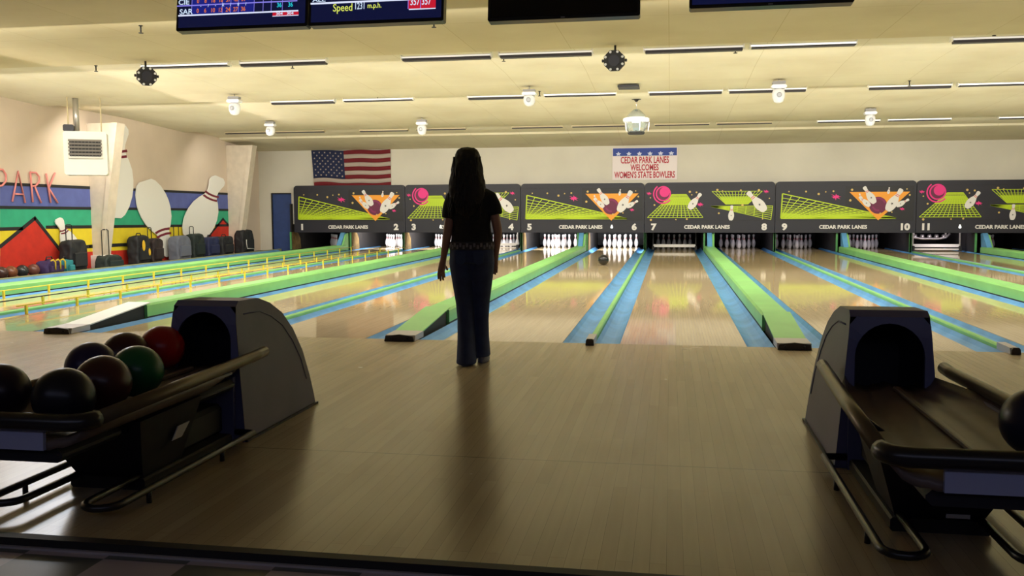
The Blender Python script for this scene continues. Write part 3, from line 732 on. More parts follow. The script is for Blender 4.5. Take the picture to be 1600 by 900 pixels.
s=MB(); s.bbox(-hw*.5,-hw*.25,.05,.2,hh,hh+.12,.02); s.build('gas_valve',M_charc,t)
# ------------------------------------------------------------------ left wall mural
XW=XL+.004
def WL(px,py,d=0):
    p=at(px,py,0,XW+d); return (p.y,p.z)
def wallpoly(s,pts,d0,d1,mi=0,raw=False):
    q=pts if raw else [WL(x,y) for x,y in pts]
    s.prism(q,XW+d0,XW+d1,'x',mi)
mural=thing('wall_mural','striped mural of blue, green, yellow and red mountains on the left wall','mural',(0,0,0))
def mpart(name,pts,d0,d1,m): s=MB(); wallpoly(s,pts,d0,d1); return s.build(name,m,mural)
M_mb=mat('mural blue',(.095,.12,.36),.75,var=.12,vscale=5); M_mg=mat('mural green',(.028,.36,.20),.75,var=.1,vscale=5); M_my=mat('mural yellow',(.72,.56,.02),.75,var=.08,vscale=5); M_mr=mat('mural red',(.55,.022,.008),.75,var=.18,vscale=5); M_mk=mat('mural black line',(.01,.01,.012),.7)
mpart('blue_band',[(0,289),(357,304),(357,328),(0,326)],0,.004,M_mb)
mpart('green_band',[(0,326),(357,328),(357,353),(0,358)],0,.004,M_mg)
mpart('yellow_band',[(0,358),(357,353),(357,383),(0,400)],0,.004,M_my)
mpart('red_band',[(0,400),(357,383),(357,400),(200,420),(0,445)],0,.004,M_mr)
mpart('red_mountain',[(0,384),(54,342),(92,390),(110,391),(110,425),(0,443)],.0045,.007,M_mr)
mpart('red_mountain',[(325,368),(348,342),(357,352),(357,385),(325,388)],.0045,.007,M_mr)
def mline(pts,wd):
    s=MB(); q=[WL(x,y) for x,y in pts]
    for (y0,z0),(y1,z1) in zip(q,q[1:]):
        d=Vector((y1-y0,z1-z0)); n=Vector((-d.y,d.x)).normalized()*wd/2; e=d.normalized()*wd*.3
        s.prism([(y0+n.x-e.x,z0+n.y-e.y),(y1+n.x+e.x,z1+n.y+e.y),(y1-n.x+e.x,z1-n.y+e.y),(y0-n.x-e.x,z0-n.y-e.y)],XW+.0075,XW+.010,'x')
    s.build('black_outline',M_mk,mural)
mline([(0,287),(357,303)],.055); mline([(0,324),(357,328)],.055); mline([(0,358),(34,357)],.06); mline([(72,355),(357,352)],.06)
mline([(0,385),(54,341),(92,389),(110,389),(140,385),(200,382),(260,380),(325,374)],.07); mline([(325,370),(348,342),(357,352)],.06)
# PARK lettering
lt=thing('wall_lettering','thin pink outline letters reading PARK on the left wall above the mural','lettering',(0,0,0))
M_pk=mat('pink letter tube',(.78,.26,.24),.5)
def letter(name,strokes):
    s=MB()
    for st in strokes: s.tube([(XW+.03,)+WL(x,y) for x,y in st],.018,6)
    s.build(name,M_pk,lt)
letter('letter',[[(-8,316),(-9,262)],[(-9,264),(2,265),(7,273),(7,283),(1,290),(-8,291)]])
letter('letter',[[(17,315),(26,268),(37,317)],[(21,303),(33,304)]])
letter('letter',[[(49,316),(45,269)],[(45,269),(54,270),(59,276),(59,284),(54,290),(47,291)],[(52,291),(62,317)]])
letter('letter',[[(77,317),(70,271)],[(84,270),(73,296)],[(74,294),(88,317)]])
# pin shaped cut-outs
def cutout(cx,cy,h_px,ang_deg,label,d=.05,wf=1.0):
    # ang: pixel-space rotation, 0 = upright, drawn on the wall plane
    pr_=[(.40,0),(.62,.04),(.84,.13),(.97,.24),(1.0,.33),(.97,.42),(.85,.53),(.62,.63),(.42,.69),(.34,.74),(.34,.79),(.41,.85),(.5,.91),(.46,.96),(.28,1.0)]
    R=[(a*.19*wf*h_px,b*h_px) for a,b in pr_]; o_=R+[(-a,b) for a,b in reversed(R)]
    A=math.radians(ang_deg); ca,sa=math.cos(A),math.sin(A)
    f_=lambda x,z:(cx+(x*ca-(z-h_px/2)*sa),cy-(x*sa+(z-h_px/2)*ca))
    t=thing('pin_cutout',label,'wall decoration',(0,0,0),group='white pin cut-outs on the mural wall')
    s=MB(); s.prism([WL(*f_(x,z),d) for x,z in o_],XW+d-.02,XW+d,'x'); s.build('board',M_white,t)
    s=MB()
    for z0 in (.655,.715):
        w0=.19*wf*h_px*.47
        pts=[(-w0*1.05,z0*h_px),(-w0*.4,z0*h_px-1.5),(w0*.4,z0*h_px-1.5),(w0*1.05,z0*h_px),(w0*.95,(z0+.028)*h_px),(w0*.4,(z0+.028)*h_px-1.5),(-w0*.4,(z0+.028)*h_px-1.5),(-w0*.95,(z0+.028)*h_px)]
        s.prism([WL(*f_(x,z),d) for x,z in pts],XW+d+.0005,XW+d+.004,'x')
    s.build('neck_stripe',M_magd if False else mat('maroon stripe',(.17,.01,.03),.6),t)
    return t
cutout(106,373,70,200-180+5,'small white pin cut-out tilting left beside the red mountain')
cutout(247,341,124,180+19,'large upside down white pin cut-out in the middle of the mural',wf=1.05)
cutout(321,326,108,-24,'large white pin cut-out tilting right near the far column',wf=1.2,d=.07)
cutout(184,268,145,-4,'tall white pin cut-out partly behind the near column',d=.04,wf=.95)

# ------------------------------------------------------------------ things along the left wall
ZF=-.03
def side(px,d=-10.72):
    return at(px,400,0,d)
def sbag(px0,px1,ytop,m,label,cat,xo=-10.73,dep=.26,handle=None,name='bowling_bag',round_=.05,group=None):
    a=at(px0,ytop,0,xo+dep/2); b=at(px1,ytop,0,xo+dep/2); h=a.z-ZF
    # object spans depth Y from the two columns as seen from the camera
    wy=max(.12,(b.y-a.y)*.9); 
    t=thing(name,label,cat,(xo,(a.y+b.y)/2,ZF),group=group)
    n=4; r=round_; hw_=wy/2
    pts=[(-hw_,0),(hw_,0),(hw_,h-r*1.5),(hw_-r*.4,h-r*.5),(hw_-r*1.3,h),(-hw_+r*1.3,h),(-hw_+r*.4,h-r*.5),(-hw_,h-r*1.5)]
    s=MB(); s.prism(pts,-dep/2,dep/2,'x'); 
    o=s.build('body',m,t); bv=o.modifiers.new('b','BEVEL'); bv.width=.035; bv.segments=3; rm=o.modifiers.new('r','REMESH'); rm.mode='VOXEL'; rm.voxel_size=.02; tx_=bpy.data.textures.new('sag','CLOUDS'); tx_.noise_scale=.16; dq=o.modifiers.new('d','DISPLACE'); dq.texture=tx_; dq.strength=.07; dq.mid_level=.55; o.modifiers.new('s','SMOOTH').iterations=3; realize(o)
    for p in o.data.polygons: p.use_smooth=True
    s=MB(); s.bbox(dep/2+.0,dep/2+.045,-hw_*.7,hw_*.7,h*.15,h*.6,.015); s.build('pocket',m,t)
    if handle:
        s=MB(); hh_=handle
        s.tube([(-dep*.3,-hw_*.35,h-.03),(-dep*.3,-hw_*.35,h+hh_),(-dep*.3,-hw_*.2,h+hh_+.02),(-dep*.3,hw_*.2,h+hh_+.02),(-dep*.3,hw_*.35,h+hh_),(-dep*.3,hw_*.35,h-.03)],.010,6); s.build('pull_handle',M_black,t)
    else:
        s=MB(); s.tube([(0,-hw_*.4,h-.01),(0,-hw_*.25,h+.05),(0,hw_*.25,h+.05),(0,hw_*.4,h-.01)],.012,6); s.build('carry_handle',M_black,t)
    return t,wy,h,dep
M_bb=mat('black nylon',(.012,.012,.014),.7); M_bg=mat('dark green black nylon',(.012,.02,.018),.7); M_gr=mat('grey cloth',(.13,.14,.18),.85); M_nv=mat('navy nylon',(.015,.02,.07),.7)
sbag(108,138,376,M_bb,'tall black wheeled bag with raised handle left of the near column','bag',handle=.28)
sbag(163,196,400,M_bg,'low dark bag with long thin raised handle right of the near column','bag',handle=.5,round_=.1,xo=-10.6)
tt,wy,h,dep=sbag(213,236,369,M_bb,'black backpack with two yellow oval patches','bag',name='backpack')
for yy,zz,rr in ((-wy*.18,h*.66,.08),(wy*.25,h*.42,.055)):
    s=MB(); M=Matrix.Translation((dep/2+.046,yy,zz))@Matrix.Rotation(PI/2,4,'Y')@Matrix.Diagonal((1.5,.7,1,1)); s.lathe([(rr,0),(rr*.9,.01)],14,M=M); s.build('yellow_patch',M_org if False else mat('yellow patch',(.75,.45,.02),.6),tt)
sbag(238,256,373,mat('dark brown nylon',(.022,.012,.012),.7),'dark brown wheeled bag with raised handle beside the patched backpack','bag',handle=.22)
sbag(276,300,369,M_gr,'grey rounded bag below the large upside down pin','bag',round_=.09,handle=.2)
sbag(302,321,366,M_bg,'dark bag with T shaped grey handle','bag',handle=.16)
sbag(325,344,371,M_nv,'navy black low bag between the dark bags','bag')
sbag(347,366,370,M_bb,'wide black bag in front of the far column','bag',xo=-10.66)
tt,wy,h,dep=sbag(378,398,360,M_bb,'black backpack with white trim nearest the blue door','bag',xo=-10.66,name='backpack',round_=.09)
s=MB(); s.tube([(dep/2+.05,-wy*.34,h*.60),(dep/2+.055,-wy*.36,h*.45),(dep/2+.055,-wy*.30,h*.22),(dep/2+.055,wy*.3,h*.18)],.009,6); s.build('white_trim',M_white,tt)
sbag(104,116,406,mat('teal box card',(.02,.20,.22),.7),'small teal box beside the tall black bag','box',name='storage_box',round_=.01,xo=-10.66)
tt,wy,h,dep=sbag(71,102,407,mat('purple black cloth',(.035,.018,.08),.8),'purple and black bag with yellow straps','bag',round_=.1,xo=-10.66)
for yy in (-wy*.3,-wy*.02,wy*.25):
    s=MB(); s.tube([(dep/2+.05,yy-.05,h*.95),(dep/2+.06,yy,h*1.02),(dep/2+.07,yy+.05,h*.85),(dep/2+.06,yy+.06,h*.35)],.014,6); s.build('yellow_strap',mat('yellow strap',(.75,.50,.03),.6),tt)
for px,py,r_,cc,lb in ((2,412,.13,(.05,.02,.015),'dark brown ball at the left frame edge on the side floor'),(17,417,.13,(.16,.05,.02),'brown orange ball in the row on the side floor'),(34,409,.13,(.02,.02,.022),'black ball with red streak in the row on the side floor'),(52,414,.12,(.13,.045,.03),'maroon brown ball nearest the purple bag')):
    p=at(px,py,0,-10.68); 
    ball((-10.68,p.y,ZF+.109),mat('ball '+lb[:10],cc,.25),lb,'balls on the side floor by the mural')
# support ledge carrying the balls at the photographed height is the side floor itself

# ------------------------------------------------------------------ scoring monitors
M_scr=mat('dark blue screen',(.004,.004,.012),.15,emit=(.004,.006,.035),es=1.0)
M_bez=mat('monitor bezel',(.006,.006,.007),.3)
E_w=mat('screen white text',(0,0,0),.5,emit=(.65,.8,1),es=1.0); E_l=mat('screen line',(0,0,0),.5,emit=(.25,.22,.8),es=1.0)
E_wl=mat('screen bright line',(0,0,0),.5,emit=(.75,.8,1),es=1.0); E_o=mat('screen orange text',(0,0,0),.5,emit=(.75,.17,.02),es=1.0)
E_c=mat('screen cyan text',(0,0,0),.5,emit=(.02,.65,.75),es=1.0); E_y=mat('screen yellow text',(0,0,0),.5,emit=(.72,.8,.12),es=1.0); E_r=mat('screen red box',(0,0,0),.5,emit=(.55,.01,.03),es=1.0); E_b=mat('screen blue cell',(0,0,0),.5,emit=(.01,.015,.20),es=1.0)
def monitor(x0,y0,x1,y1,label,on):
    YQ=-2.5; a=at(x0,y0,1,YQ); b=at(x1,y1,1,YQ); W_=b.x-a.x; 
    ang=math.atan2(0,1); HM_=.52
    t=thing('scoring_monitor',label,'monitor',((a.x+b.x)/2,YQ,(a.z+b.z)/2),rot=(math.radians(-8),0,0),group='scoring monitors')
    s=MB(); s.bbox(-W_/2,W_/2,0,.06,0,HM_,.008); s.build('case',M_bez,t)
    s=MB(); s.box(-W_/2+.015,W_/2-.015,-.003,-.0005,.02,HM_-.02); sc=s.build('screen',M_scr if on else mat('dark idle screen',(.004,.004,.007),.15),t)
    s=MB(); s.tube([(0,.1,HM_*.6),(0,.1,.99)],.02,8).box(-.1,.1,.055,.12,HM_*.4,HM_*.7); s.build('ceiling_mount',M_black,t)
    return t,sc,W_
t,sc,W_=monitor(275,48,480,42,'leftmost scoring monitor with CIE and SAR score rows',True)
k=W_/1545; 
U=lambda x:-W_/2+(x-50)*k
V=lambda y:(365-y)*k
s=MB(); s.box(U(75),U(1490),-.006,-.004,V(200),V(185)); s.build('score_line',E_wl,sc)
s=MB(); s.box(U(55),U(1475),-.006,-.004,V(88),V(76))
for x in (235,600,700,790,975,1080,1175,1305): s.box(U(x)-.001,U(x)+.001,-.006,-.004,V(190),V(-300))
s.box(U(55),U(1475),-.006,-.004,V(-40),V(-50)).box(U(55),U(1475),-.006,-.004,V(-170),V(-180)); s.build('score_grid',E_l,sc)
s=MB(); s.box(U(240),U(975),-.0042,-.0035,V(186),V(-300)); s.build('score_cells',E_b,sc)
s=MB(); s.box(U(1195),U(1495),-.006,-.004,V(240),V(203)); s.box(U(1195),U(1495),-.007,-.006,V(247),V(240),1); s.build('total_box',[E_r,E_wl],sc)
def st(par,s_,x,y,h,m,sx=.8): text('screen_text',s_,h*k*1.35,m,par,(U(x),-.008,V(y)),sx,ext=.0003,off=.0004)
for i,nm,sc_,tt_,yy in ((0,'CIE',('0','8','18','18','37','46','51'),('51','51'),45),(1,'SAR',('0','6','10','13','24','27','36'),('36','36'),155),(2,'',('4','9','12','21','30','36','41'),('41','41'),-70)):
    if nm: st(sc,nm,170 if i else 140,yy,62,E_w,1.1)
    for j,v in enumerate(sc_): st(sc,v,310+j*90,yy-5,50,E_o)
    for j,v in enumerate(tt_): st(sc,v,1270+j*130,yy-30,52,E_c)
for j,v in enumerate((' -',' /','-','X','/','8','/')):
    st(sc,v,340+j*90,95,34,E_w)
for j in (0,1): st(sc,'304',1275+j*125,221,30,E_w,1.3)
t,sc,W_=monitor(482,40,693,33,'second scoring monitor showing the ball speed in yellow',True)
k=W_/1470
U=lambda x:-W_/2+(x-85)*k
V=lambda y:(285-y)*k
s=MB(); s.box(U(105),U(1460),-.006,-.004,V(58),V(40)); s.box(U(1185),U(1470),-.006,-.004,V(160),V(150)); s.build('score_line',E_wl,sc)
s=MB(); s.box(U(1175),U(1470),-.0055,-.004,V(150),V(25)); s.build('total_box',E_r,sc)
for x_ in (1305,1172): s=MB(); s.box(U(x_),U(x_+7),-.006,-.0055,V(150),V(25)); s.build('box_divider',E_l,sc)
st(sc,'ALL',200,12,50,E_w,1.3); st(sc,'Speed',465,110,84,E_y,.80); st(sc,'1231',652,100,76,E_w,.60); st(sc,'m.p.h.',812,100,56,E_y,.85)
for j in (0,1): st(sc,'357',1248+j*122,80,82,E_w,.62)
for j,v in enumerate(('7','24','36','51','60')): st(sc,v,340+j*90,0,44,E_o)
MBg=mat('grey badge print',(.25,.25,.27),.4)
t,sc,W_=monitor(762,33,1000,25,'third scoring monitor with dark idle screen',False)
s=MB(); s.box(-.012,.012,-.002,-.0005,.006,.011); s.build('badge',MBg,t)
t,sc,W_=monitor(1077,16,1335,1,'rightmost scoring monitor with dark blue idle screen',True)
s=MB(); s.box(-.012,.012,-.002,-.0005,.006,.011); s.build('badge',MBg,t)

# ------------------------------------------------------------------ ball returns
def ball_return(cx,label,side_label):
    t=thing('ball_return',label,'ball return',(cx,0,0),group='ball returns on the approach')
    yf0,yf1=-3.56,-2.66    # hood front and back at floor
    # side profile (y,z) of the hood
    prof=[(yf0,0),(yf0+.015,.30),(yf0+.035,.60),(yf0+.05,.675),(yf0+.085,.700),(yf0+.30,.695),(yf0+.44,.655),(yf0+.58,.585),(yf0+.70,.48),(yf0+.80,.34),(yf0+.865,.18),(yf0+.90,.05),(yf0+.905,0)]
    hwb,hwt=.225,.165
    hwf=lambda z:hwb+(hwt-hwb)*(z/.7)
    s=MB(); n=len(prof)
    for sx in (-1,1):
        b=len(s.v)
        for y,z in prof: s.v.append((sx*hwf(z),y,z))
        cidx=len(s.v); s.v.append((sx*hwf(.25),(yf0+yf1)/2,.25))
        for i in range(n):
            j=(i+1)%n; f=[b+i,b+j,cidx]; s.f.append(f if sx>0 else f[::-1]); s.m.append(0); s.sm.append(False)
    for i in range(4,n-1): # top and back skin
        s.f.append([i,i+1,n+1+i+1,n+1+i][::-1]); s.m.append(0); s.sm.append(True)
    hood=s.build('hood',M_hood,t)
    # front frame with arched opening
    aw=.147; zs=.30; zc=.50
    inner=[(-aw,.0),(-aw,zc)]+[(aw*math.cos(PI-PI*k/14),zc+aw*1.0*math.sin(PI*k/14)) for k in range(1,14)]+[(aw,zc),(aw,.0)]
    fyy=lambda z: yf0+ (z/.6)*.035 if z<.6 else yf0+.035+(z-.6)*.2
    s=MB(); 
    outer=[]
    for x,z in inner:
        if z<=zc: outer.append((math.copysign(hwf(z),x),z))
        else:
            ang=math.atan2(z-zc,x); 
            # project to rounded rectangle
            zz=.675; tx=abs((zz-zc)/max(math.sin(ang),.01)*math.cos(ang))
            if tx<=hwf(zz): outer.append((math.copysign(tx,x) if abs(x)>1e-6 else 0,zz))
            else: z2=zc+ hwf(.6)*math.tan(abs(ang) if x>0 else PI-ang); z2=min(z2,.675); outer.append((math.copysign(hwf(z2),x),z2))
    q=[(x,z) for x,z in inner]
    for (x0,z0),(x1,z1),(u0,w0),(u1,w1) in zip(q,q[1:],outer,outer[1:]):
        s.add([(x0,fyy(z0)-.004,z0),(x1,fyy(z1)-.004,z1),(u1,fyy(w1)-.004,w1),(u0,fyy(w0)-.004,w0),
               (x0,fyy(z0)+.02,z0),(x1,fyy(z1)+.02,z1)],[(0,3,2,1),(0,1,5,4)])
    s.add([(-hwf(.675),fyy(.675)-.004,.675),(hwf(.675),fyy(.675)-.004,.675),(hwt,yf0+.085,.7015),(-hwt,yf0+.085,.7015)],[(0,1,2,3)])
    s.build('front_frame',M_hoodf,t)
    # tunnel: recessed dark
    s=MB(); inn=[(x*.985,z) for x,z in inner if z>=0]; b=len(s.v); m_=len(inn)
    for x,z in inn: s.v.append((x,fyy(z)+.01,z))
    for x,z in inn: s.v.append((x*.9,yf0+.42,z*.93))
    for i in range(m_-1): s.f.append([i,i+1,m_+i+1,m_+i]); s.m.append(0); s.sm.append(True)
    s.f.append(list(range(m_,2*m_))); s.m.append(0); s.sm.append(False)
    s.build('tunnel',mat('tunnel black blue',(.008,.009,.016),.6),t)
    s=MB(); s.prism([(yf0-.03,.0),(yf0-.006,.0),(yf0+.006,.33),(yf0-.02,.33)],-.175,.175,'x'); s.build('lower_panel',M_hoodf,t)
    for sx in (-1,1):  # moulding groove on the side
        pts=[(sx*(hwf(z)+.001),y,z) for y,z in [(yf0+.12,.63),(yf0+.30,.625),(yf0+.43,.585),(yf0+.56,.52),(yf0+.67,.42),(yf0+.76,.30),(yf0+.81,.17)]]
        s=MB(); s.tube(pts,.004,6); s.build('side_groove',M_hoodf,t)
        s=MB(); s.prism([(yf0-.006,.0),(yf1+.02,.0),(yf1+.02,.012),(yf0-.006,.012)],sx*(hwb-.0) if sx>0 else -hwb-.012,sx*(hwb)+.012 if sx>0 else -hwb,'x'); s.build('floor_flange',M_charc,t)
    # tray: ribbed, two shallow troughs
    s=MB(); ny=8; nx=24; vs=[];fs=[]
    for j in range(ny+1):
        f=j/ny; y=yf0+.12+(-4.93-(yf0+.12))*f; hw_=.165+(.30-.165)*min(1,f*2.6)
        for i in range(nx+1):
            u=-1+2*i/nx; z=.378-.018*(math.sin(PI*abs(u))**2)+(.04*abs(u)**10)+(.006 if i%4==0 else 0)-.008
            vs.append((u*hw_,y,z))
    L_=len(vs); vs+=[(x,y,z-.03) for x,y,z in vs]
    for j in range(ny):
        for i in range(nx):
            a=j*(nx+1)+i; fs.append((a,a+1,a+nx+2,a+nx+1)); fs.append((L_+a,L_+a+nx+1,L_+a+nx+2,L_+a+1))
    for i in range(nx):
        a=i; fs.append((a,L_+a,L_+a+1,a+1)); a=ny*(nx+1)+i; fs.append((a,a+1,L_+a+1,L_+a))
    for j in range(ny):
        a=j*(nx+1); fs.append((a,a+nx+1,L_+a+nx+1,L_+a)); a+=nx; fs.append((a,L_+a,L_+a+nx+1,a+nx+1))
    s.add(vs,fs,0,True); s.build('tray',M_tray,t)
    s=MB(); s.bbox(-.012,.012,-4.9,yf0-.1,.375,.395,.004); s.build('centre_rib',M_tray,t)
    # rail
    zr=.43
    def arc(cx_,cy_,r,a0,a1,n=6): return [(cx_+r*math.cos(a0+(a1-a0)*k/n),cy_+r*math.sin(a0+(a1-a0)*k/n),zr) for k in range(n+1)]
    path=[(-.262,yf0+.16,zr+.005),(-.265,yf0+.05,zr),(-.30,-4.2,zr)]+arc(-.25,-4.88,.075,PI,1.5*PI)+arc(.25,-4.88,.075,1.5*PI,2*PI)+[(.30,-4.2,zr),(.265,yf0+.05,zr),(.262,yf0+.16,zr+.005)]
    s=MB(); s.tube(path[:4],.027,12); s.build('side_rail',M_steel,t)
    s=MB(); s.tube(path[3:-3],.032,12); s.build('front_rail',M_dtube,t)
    s=MB(); s.tube(path[-4:],.027,12); s.build('side_rail',M_steel,t)
    for sx in (-1,1):
        for yy in (-3.75,-4.35):
            s=MB(); s.tube([(sx*.285,yy,zr-.01),(sx*.2,yy,.355)],.010,8); s.build('rail_bracket',M_dtube,t)
    s=MB(); s.prism([(-4.945,.325),(-4.93,.325),(-4.925,.425),(-4.94,.425)],-.16,.16,'x'); s.build('front_panel',mat('blue grey enamel',(.36,.39,.58),.4),t)
    s=MB(); s.bbox(-.2,.2,-4.9,-4.55,.27,.322,.02); s.build('under_frame',M_tub,t)
    s=MB()
    for sx in (-1,1):
        s=MB(); s.box(sx*.27-.006,sx*.27+.006,-4.72,-3.78,.385,.396); s.build('light_trim',mat('pale trim',(.25,.24,.26),.4),t)
    # pedestal, flaring to the top
    b0=[(-.15,-4.34),(.15,-4.34),(.15,-4.04),(-.15,-4.04)]; t0=[(-.25,-4.50),(.25,-4.50),(.23,-3.98),(-.23,-3.98)]
    s=MB(); s.add([(x,y,.05) for x,y in b0]+[(x,y,.325) for x,y in t0],[(3,2,1,0),(4,5,6,7),(0,1,5,4),(1,2,6,5),(2,3,7,6),(3,0,4,7)]); ped=s.build('pedestal',M_tub,t)
    s=MB(); s.bbox(-.17,.17,-4.36,-3.60,.0,.05,.008); s.build('plinth',M_black,t)
    s=MB(); s.bbox(-.12,.12,-4.05,-3.6,.05,.2,.02); s.build('lift_duct',M_black,t)
    s=MB(); s.bbox(-.19,.19,-4.5,-3.59,.27,.322,.02); s.build('under_body',M_tub,t)
    s=MB(); s.add([(.19,-4.20,.17),(.19,-4.12,.17),(.205,-4.08,.23),(.208,-4.18,.23),(.193,-4.20,.17),(.193,-4.12,.17),(.21,-4.08,.23),(.213,-4.18,.23)],[(0,1,2,3),(7,6,5,4),(0,4,5,1),(1,5,6,2),(2,6,7,3),(3,7,4,0)]); 
    for v_ in range(len(s.v)): s.v[v_]=(s.v[v_][0]+.012,s.v[v_][1],s.v[v_][2])
    if cx<0: s.build('sticker',mat('white sticker',(.6,.6,.62),.5),ped)
    else:
        s=MB(); s.box(.02,.10,-4.352,-4.346,.055,.095); s.build('sticker',mat('white sticker',(.6,.6,.62),.5),ped)
    # floor rails: a U loop each side
    for sx in (-1,1):
        z1=.055
        xo,xi=.275,.135
        pth=[(sx*xo,-3.58,z1),(sx*xo,-4.1,z1),(sx*xo,-4.66,z1)]+[(sx*(.205+.07*math.cos(a)),-4.68-.07*math.sin(a),z1) for a in [PI*k/8 for k in range(9)]]+[(sx*xi,-4.6,z1),(sx*xi,-4.3,z1)]
        pth=[(sx*.18,-3.575,z1)]+pth
        s=MB(); s.tube(pth,.015,10); s.build('floor_rail',M_steel if False else M_dtube,t)
        for yy in (-3.9,-4.5):
            s=MB(); s.tube([(sx*xo,yy,z1),(sx*xo,yy,0.001)],.011,8); s.build('foot_post',M_dtube,t)
    return t
CL,CR=-1.645,1.62
ball_return(CL,'grey ball return with seven balls on its tray at the left of the approach','')
ball_return(CR,'grey ball return with nearly empty ribbed tray at the right of the approach','')
g='balls on the left ball return'
for px,py,col,lb in ((253,543,(.32,.008,.008),'bright red bowling ball nearest the hood of the left ball return'),(197,555,(.05,.012,.012),'dark maroon bowling ball behind the green ball'),(143,573,(.022,.014,.055),'dark purple bowling ball behind the brown ball'),
    (214,580,(.008,.09,.028),'green bowling ball on the left ball return'),(161,598,(.055,.014,.012),'brown bowling ball between the green and the black ball'),(100,621,(.010,.010,.016),'large black bowling ball behind the rail corner of the left ball return'),(0,613,(.016,.008,.016),'black purple bowling ball cut by the left frame edge')):
    p=at(px,py,2,.484); ball((p.x,p.y,.484),mat('ball '+lb[:22],col,.3,spec=.3),lb,g,rot=(random.uniform(-2,2),random.uniform(-2,2),0))
p=at(1624,640,2,.484); ball((1.80,-4.68,.484),mat('ball navy',(.012,.012,.03),.3,spec=.3),'dark navy bowling ball at the right frame edge on the right ball return',rot=(1,1,0))

# ------------------------------------------------------------------ the woman
PX,PY=-.787,-1.15
person=thing('person','woman seen from behind in black tee and dark jeans standing on the approach','person',(PX,PY,0),rz=math.radians(5))
def skin_body(verts,edges,rad,name,m,parent,sub=2):
    me=bpy.data.meshes.new(name); me.from_pydata([v for v in verts],edges,[]); me.update()
    o=bpy.data.objects.new(name,me); C.objects.link(o)
    sk=o.modifiers.new('skin','SKIN'); sk.use_smooth_shade=True
    for i,r in enumerate(rad):
        o.data.skin_vertices[0].data[i].radius=r if isinstance(r,tuple) else (r,r)
    o.data.skin_vertices[0].data[0].use_root=True
    sb=o.modifiers.new('sub','SUBSURF'); sb.levels=sub; sb.render_levels=sub
    me.materials.append(m); realize(o); o.parent=parent
    for p_ in o.data.polygons: p_.use_smooth=True
    return o
V_=[];E_=[];R_s=[]
def jv(p,r,link=None):
    V_.append(p); R_s.append(r); i=len(V_)-1
    if link is not None: E_.append((link,i))
    return i
pel=jv((0,0,.86),(.12,.10)); ab=jv((0,.01,1.0),(.10,.08),pel); ch=jv((-.002,.015,1.15),(.11,.085),ab); uc=jv((-.004,.0,1.26),(.085,.065),ch)
HX=-.028
nk=jv((HX+.006,-.005,1.34),.045,uc); hd0=jv((HX,.015,1.41),.058,nk); hd1=jv((HX,.02,1.475),(.070,.086),hd0); hd2=jv((HX,.015,1.54),(.066,.078),hd1)
nose=jv((HX,.115,1.475),.012,hd1)
for sx in (-1,1):
    hip=jv((sx*.08,0,.80),.085,pel)
    if sx<0: kn=jv((-.058,.02,.45),.05,hip); an=jv((-.04,-.05,.08),.034,kn); bl=jv((-.044,.05,.03),.03,an); jv((-.047,.13,.022),.022,bl)
    else: kn=jv((.06,.07,.46),.05,hip); an=jv((.068,.10,.08),.034,kn); bl=jv((.073,.2,.03),.03,an); jv((.078,.28,.022),.022,bl)
    if sx<0:
        sh=jv((-.135,0,1.25),.044,uc); el=jv((-.180,-.03,.955),.036,sh); wr=jv((-.222,.04,.775),.024,el); pm=jv((-.238,.06,.71),(.022,.034),wr)
        fing=[((-.226,.09,.672),(-.222,.105,.637)),((-.239,.095,.655),(-.233,.108,.615)),((-.253,.08,.651),(-.249,.085,.613)),((-.263,.06,.658),(-.261,.06,.628))]
        th=[(-.213,.09,.728),(-.199,.108,.693)]
    else:
        sh=jv((.140,0,1.25),.044,uc); el=jv((.198,-.01,.985),.035,sh); wr=jv((.168,.09,.81),.024,el); pm=jv((.152,.12,.75),(.022,.034),wr)
        fing=[((.137,.15,.715),(.132,.16,.68)),((.147,.155,.70),(.142,.16,.66)),((.160,.145,.695),(.157,.145,.657)),((.172,.13,.70),(.170,.125,.67))]
        th=[(.124,.14,.77),(.110,.155,.74)]
    for f1,f2 in fing:
        a_=jv(f1,.0095,pm); jv(f2,.0075,a_)
    a_=jv(th[0],.011,pm); jv(th[1],.008,a_)
skin_body(V_,E_,R_s,'body',M_skin,person,2)
def cloth(parts,name,m,vox=.012,smooth=4):
    s=MB()
    for secs in parts:
        if secs[0]=='loft': s.loft(secs[1],28)
        else: s.tube(secs[1],secs[2],16)
    o=s.build(name,m)
    rm=o.modifiers.new('r','REMESH'); rm.mode='VOXEL'; rm.voxel_size=vox
    sm=o.modifiers.new('s','SMOOTH'); sm.iterations=smooth; sm.factor=.5
    realize(o); o.parent=person
    for p_ in o.data.polygons: p_.use_smooth=True
    return o
tee=[('loft',[(0,0,.905,.160,.118),(0,0,.93,.156,.117),(0,.0,.98,.146,.11),(-.002,.005,1.04,.142,.106),(-.003,.005,1.10,.148,.112),(-.004,.005,1.17,.156,.116),(-.006,.0,1.23,.156,.108),(-.010,-.003,1.28,.138,.092),(-.016,-.005,1.315,.100,.072),(-.020,-.005,1.35,.06,.055)]),
 ('tube',[(-.09,0,1.265),(-.138,0,1.235),(-.158,-.008,1.17),(-.166,-.015,1.085)],[.052,.058,.056,.056]),
 ('tube',[(.08,0,1.265),(.135,0,1.235),(.166,-.004,1.17),(.178,-.008,1.11)],[.052,.058,.057,.058])]
cloth(tee,'t_shirt',M_tee)
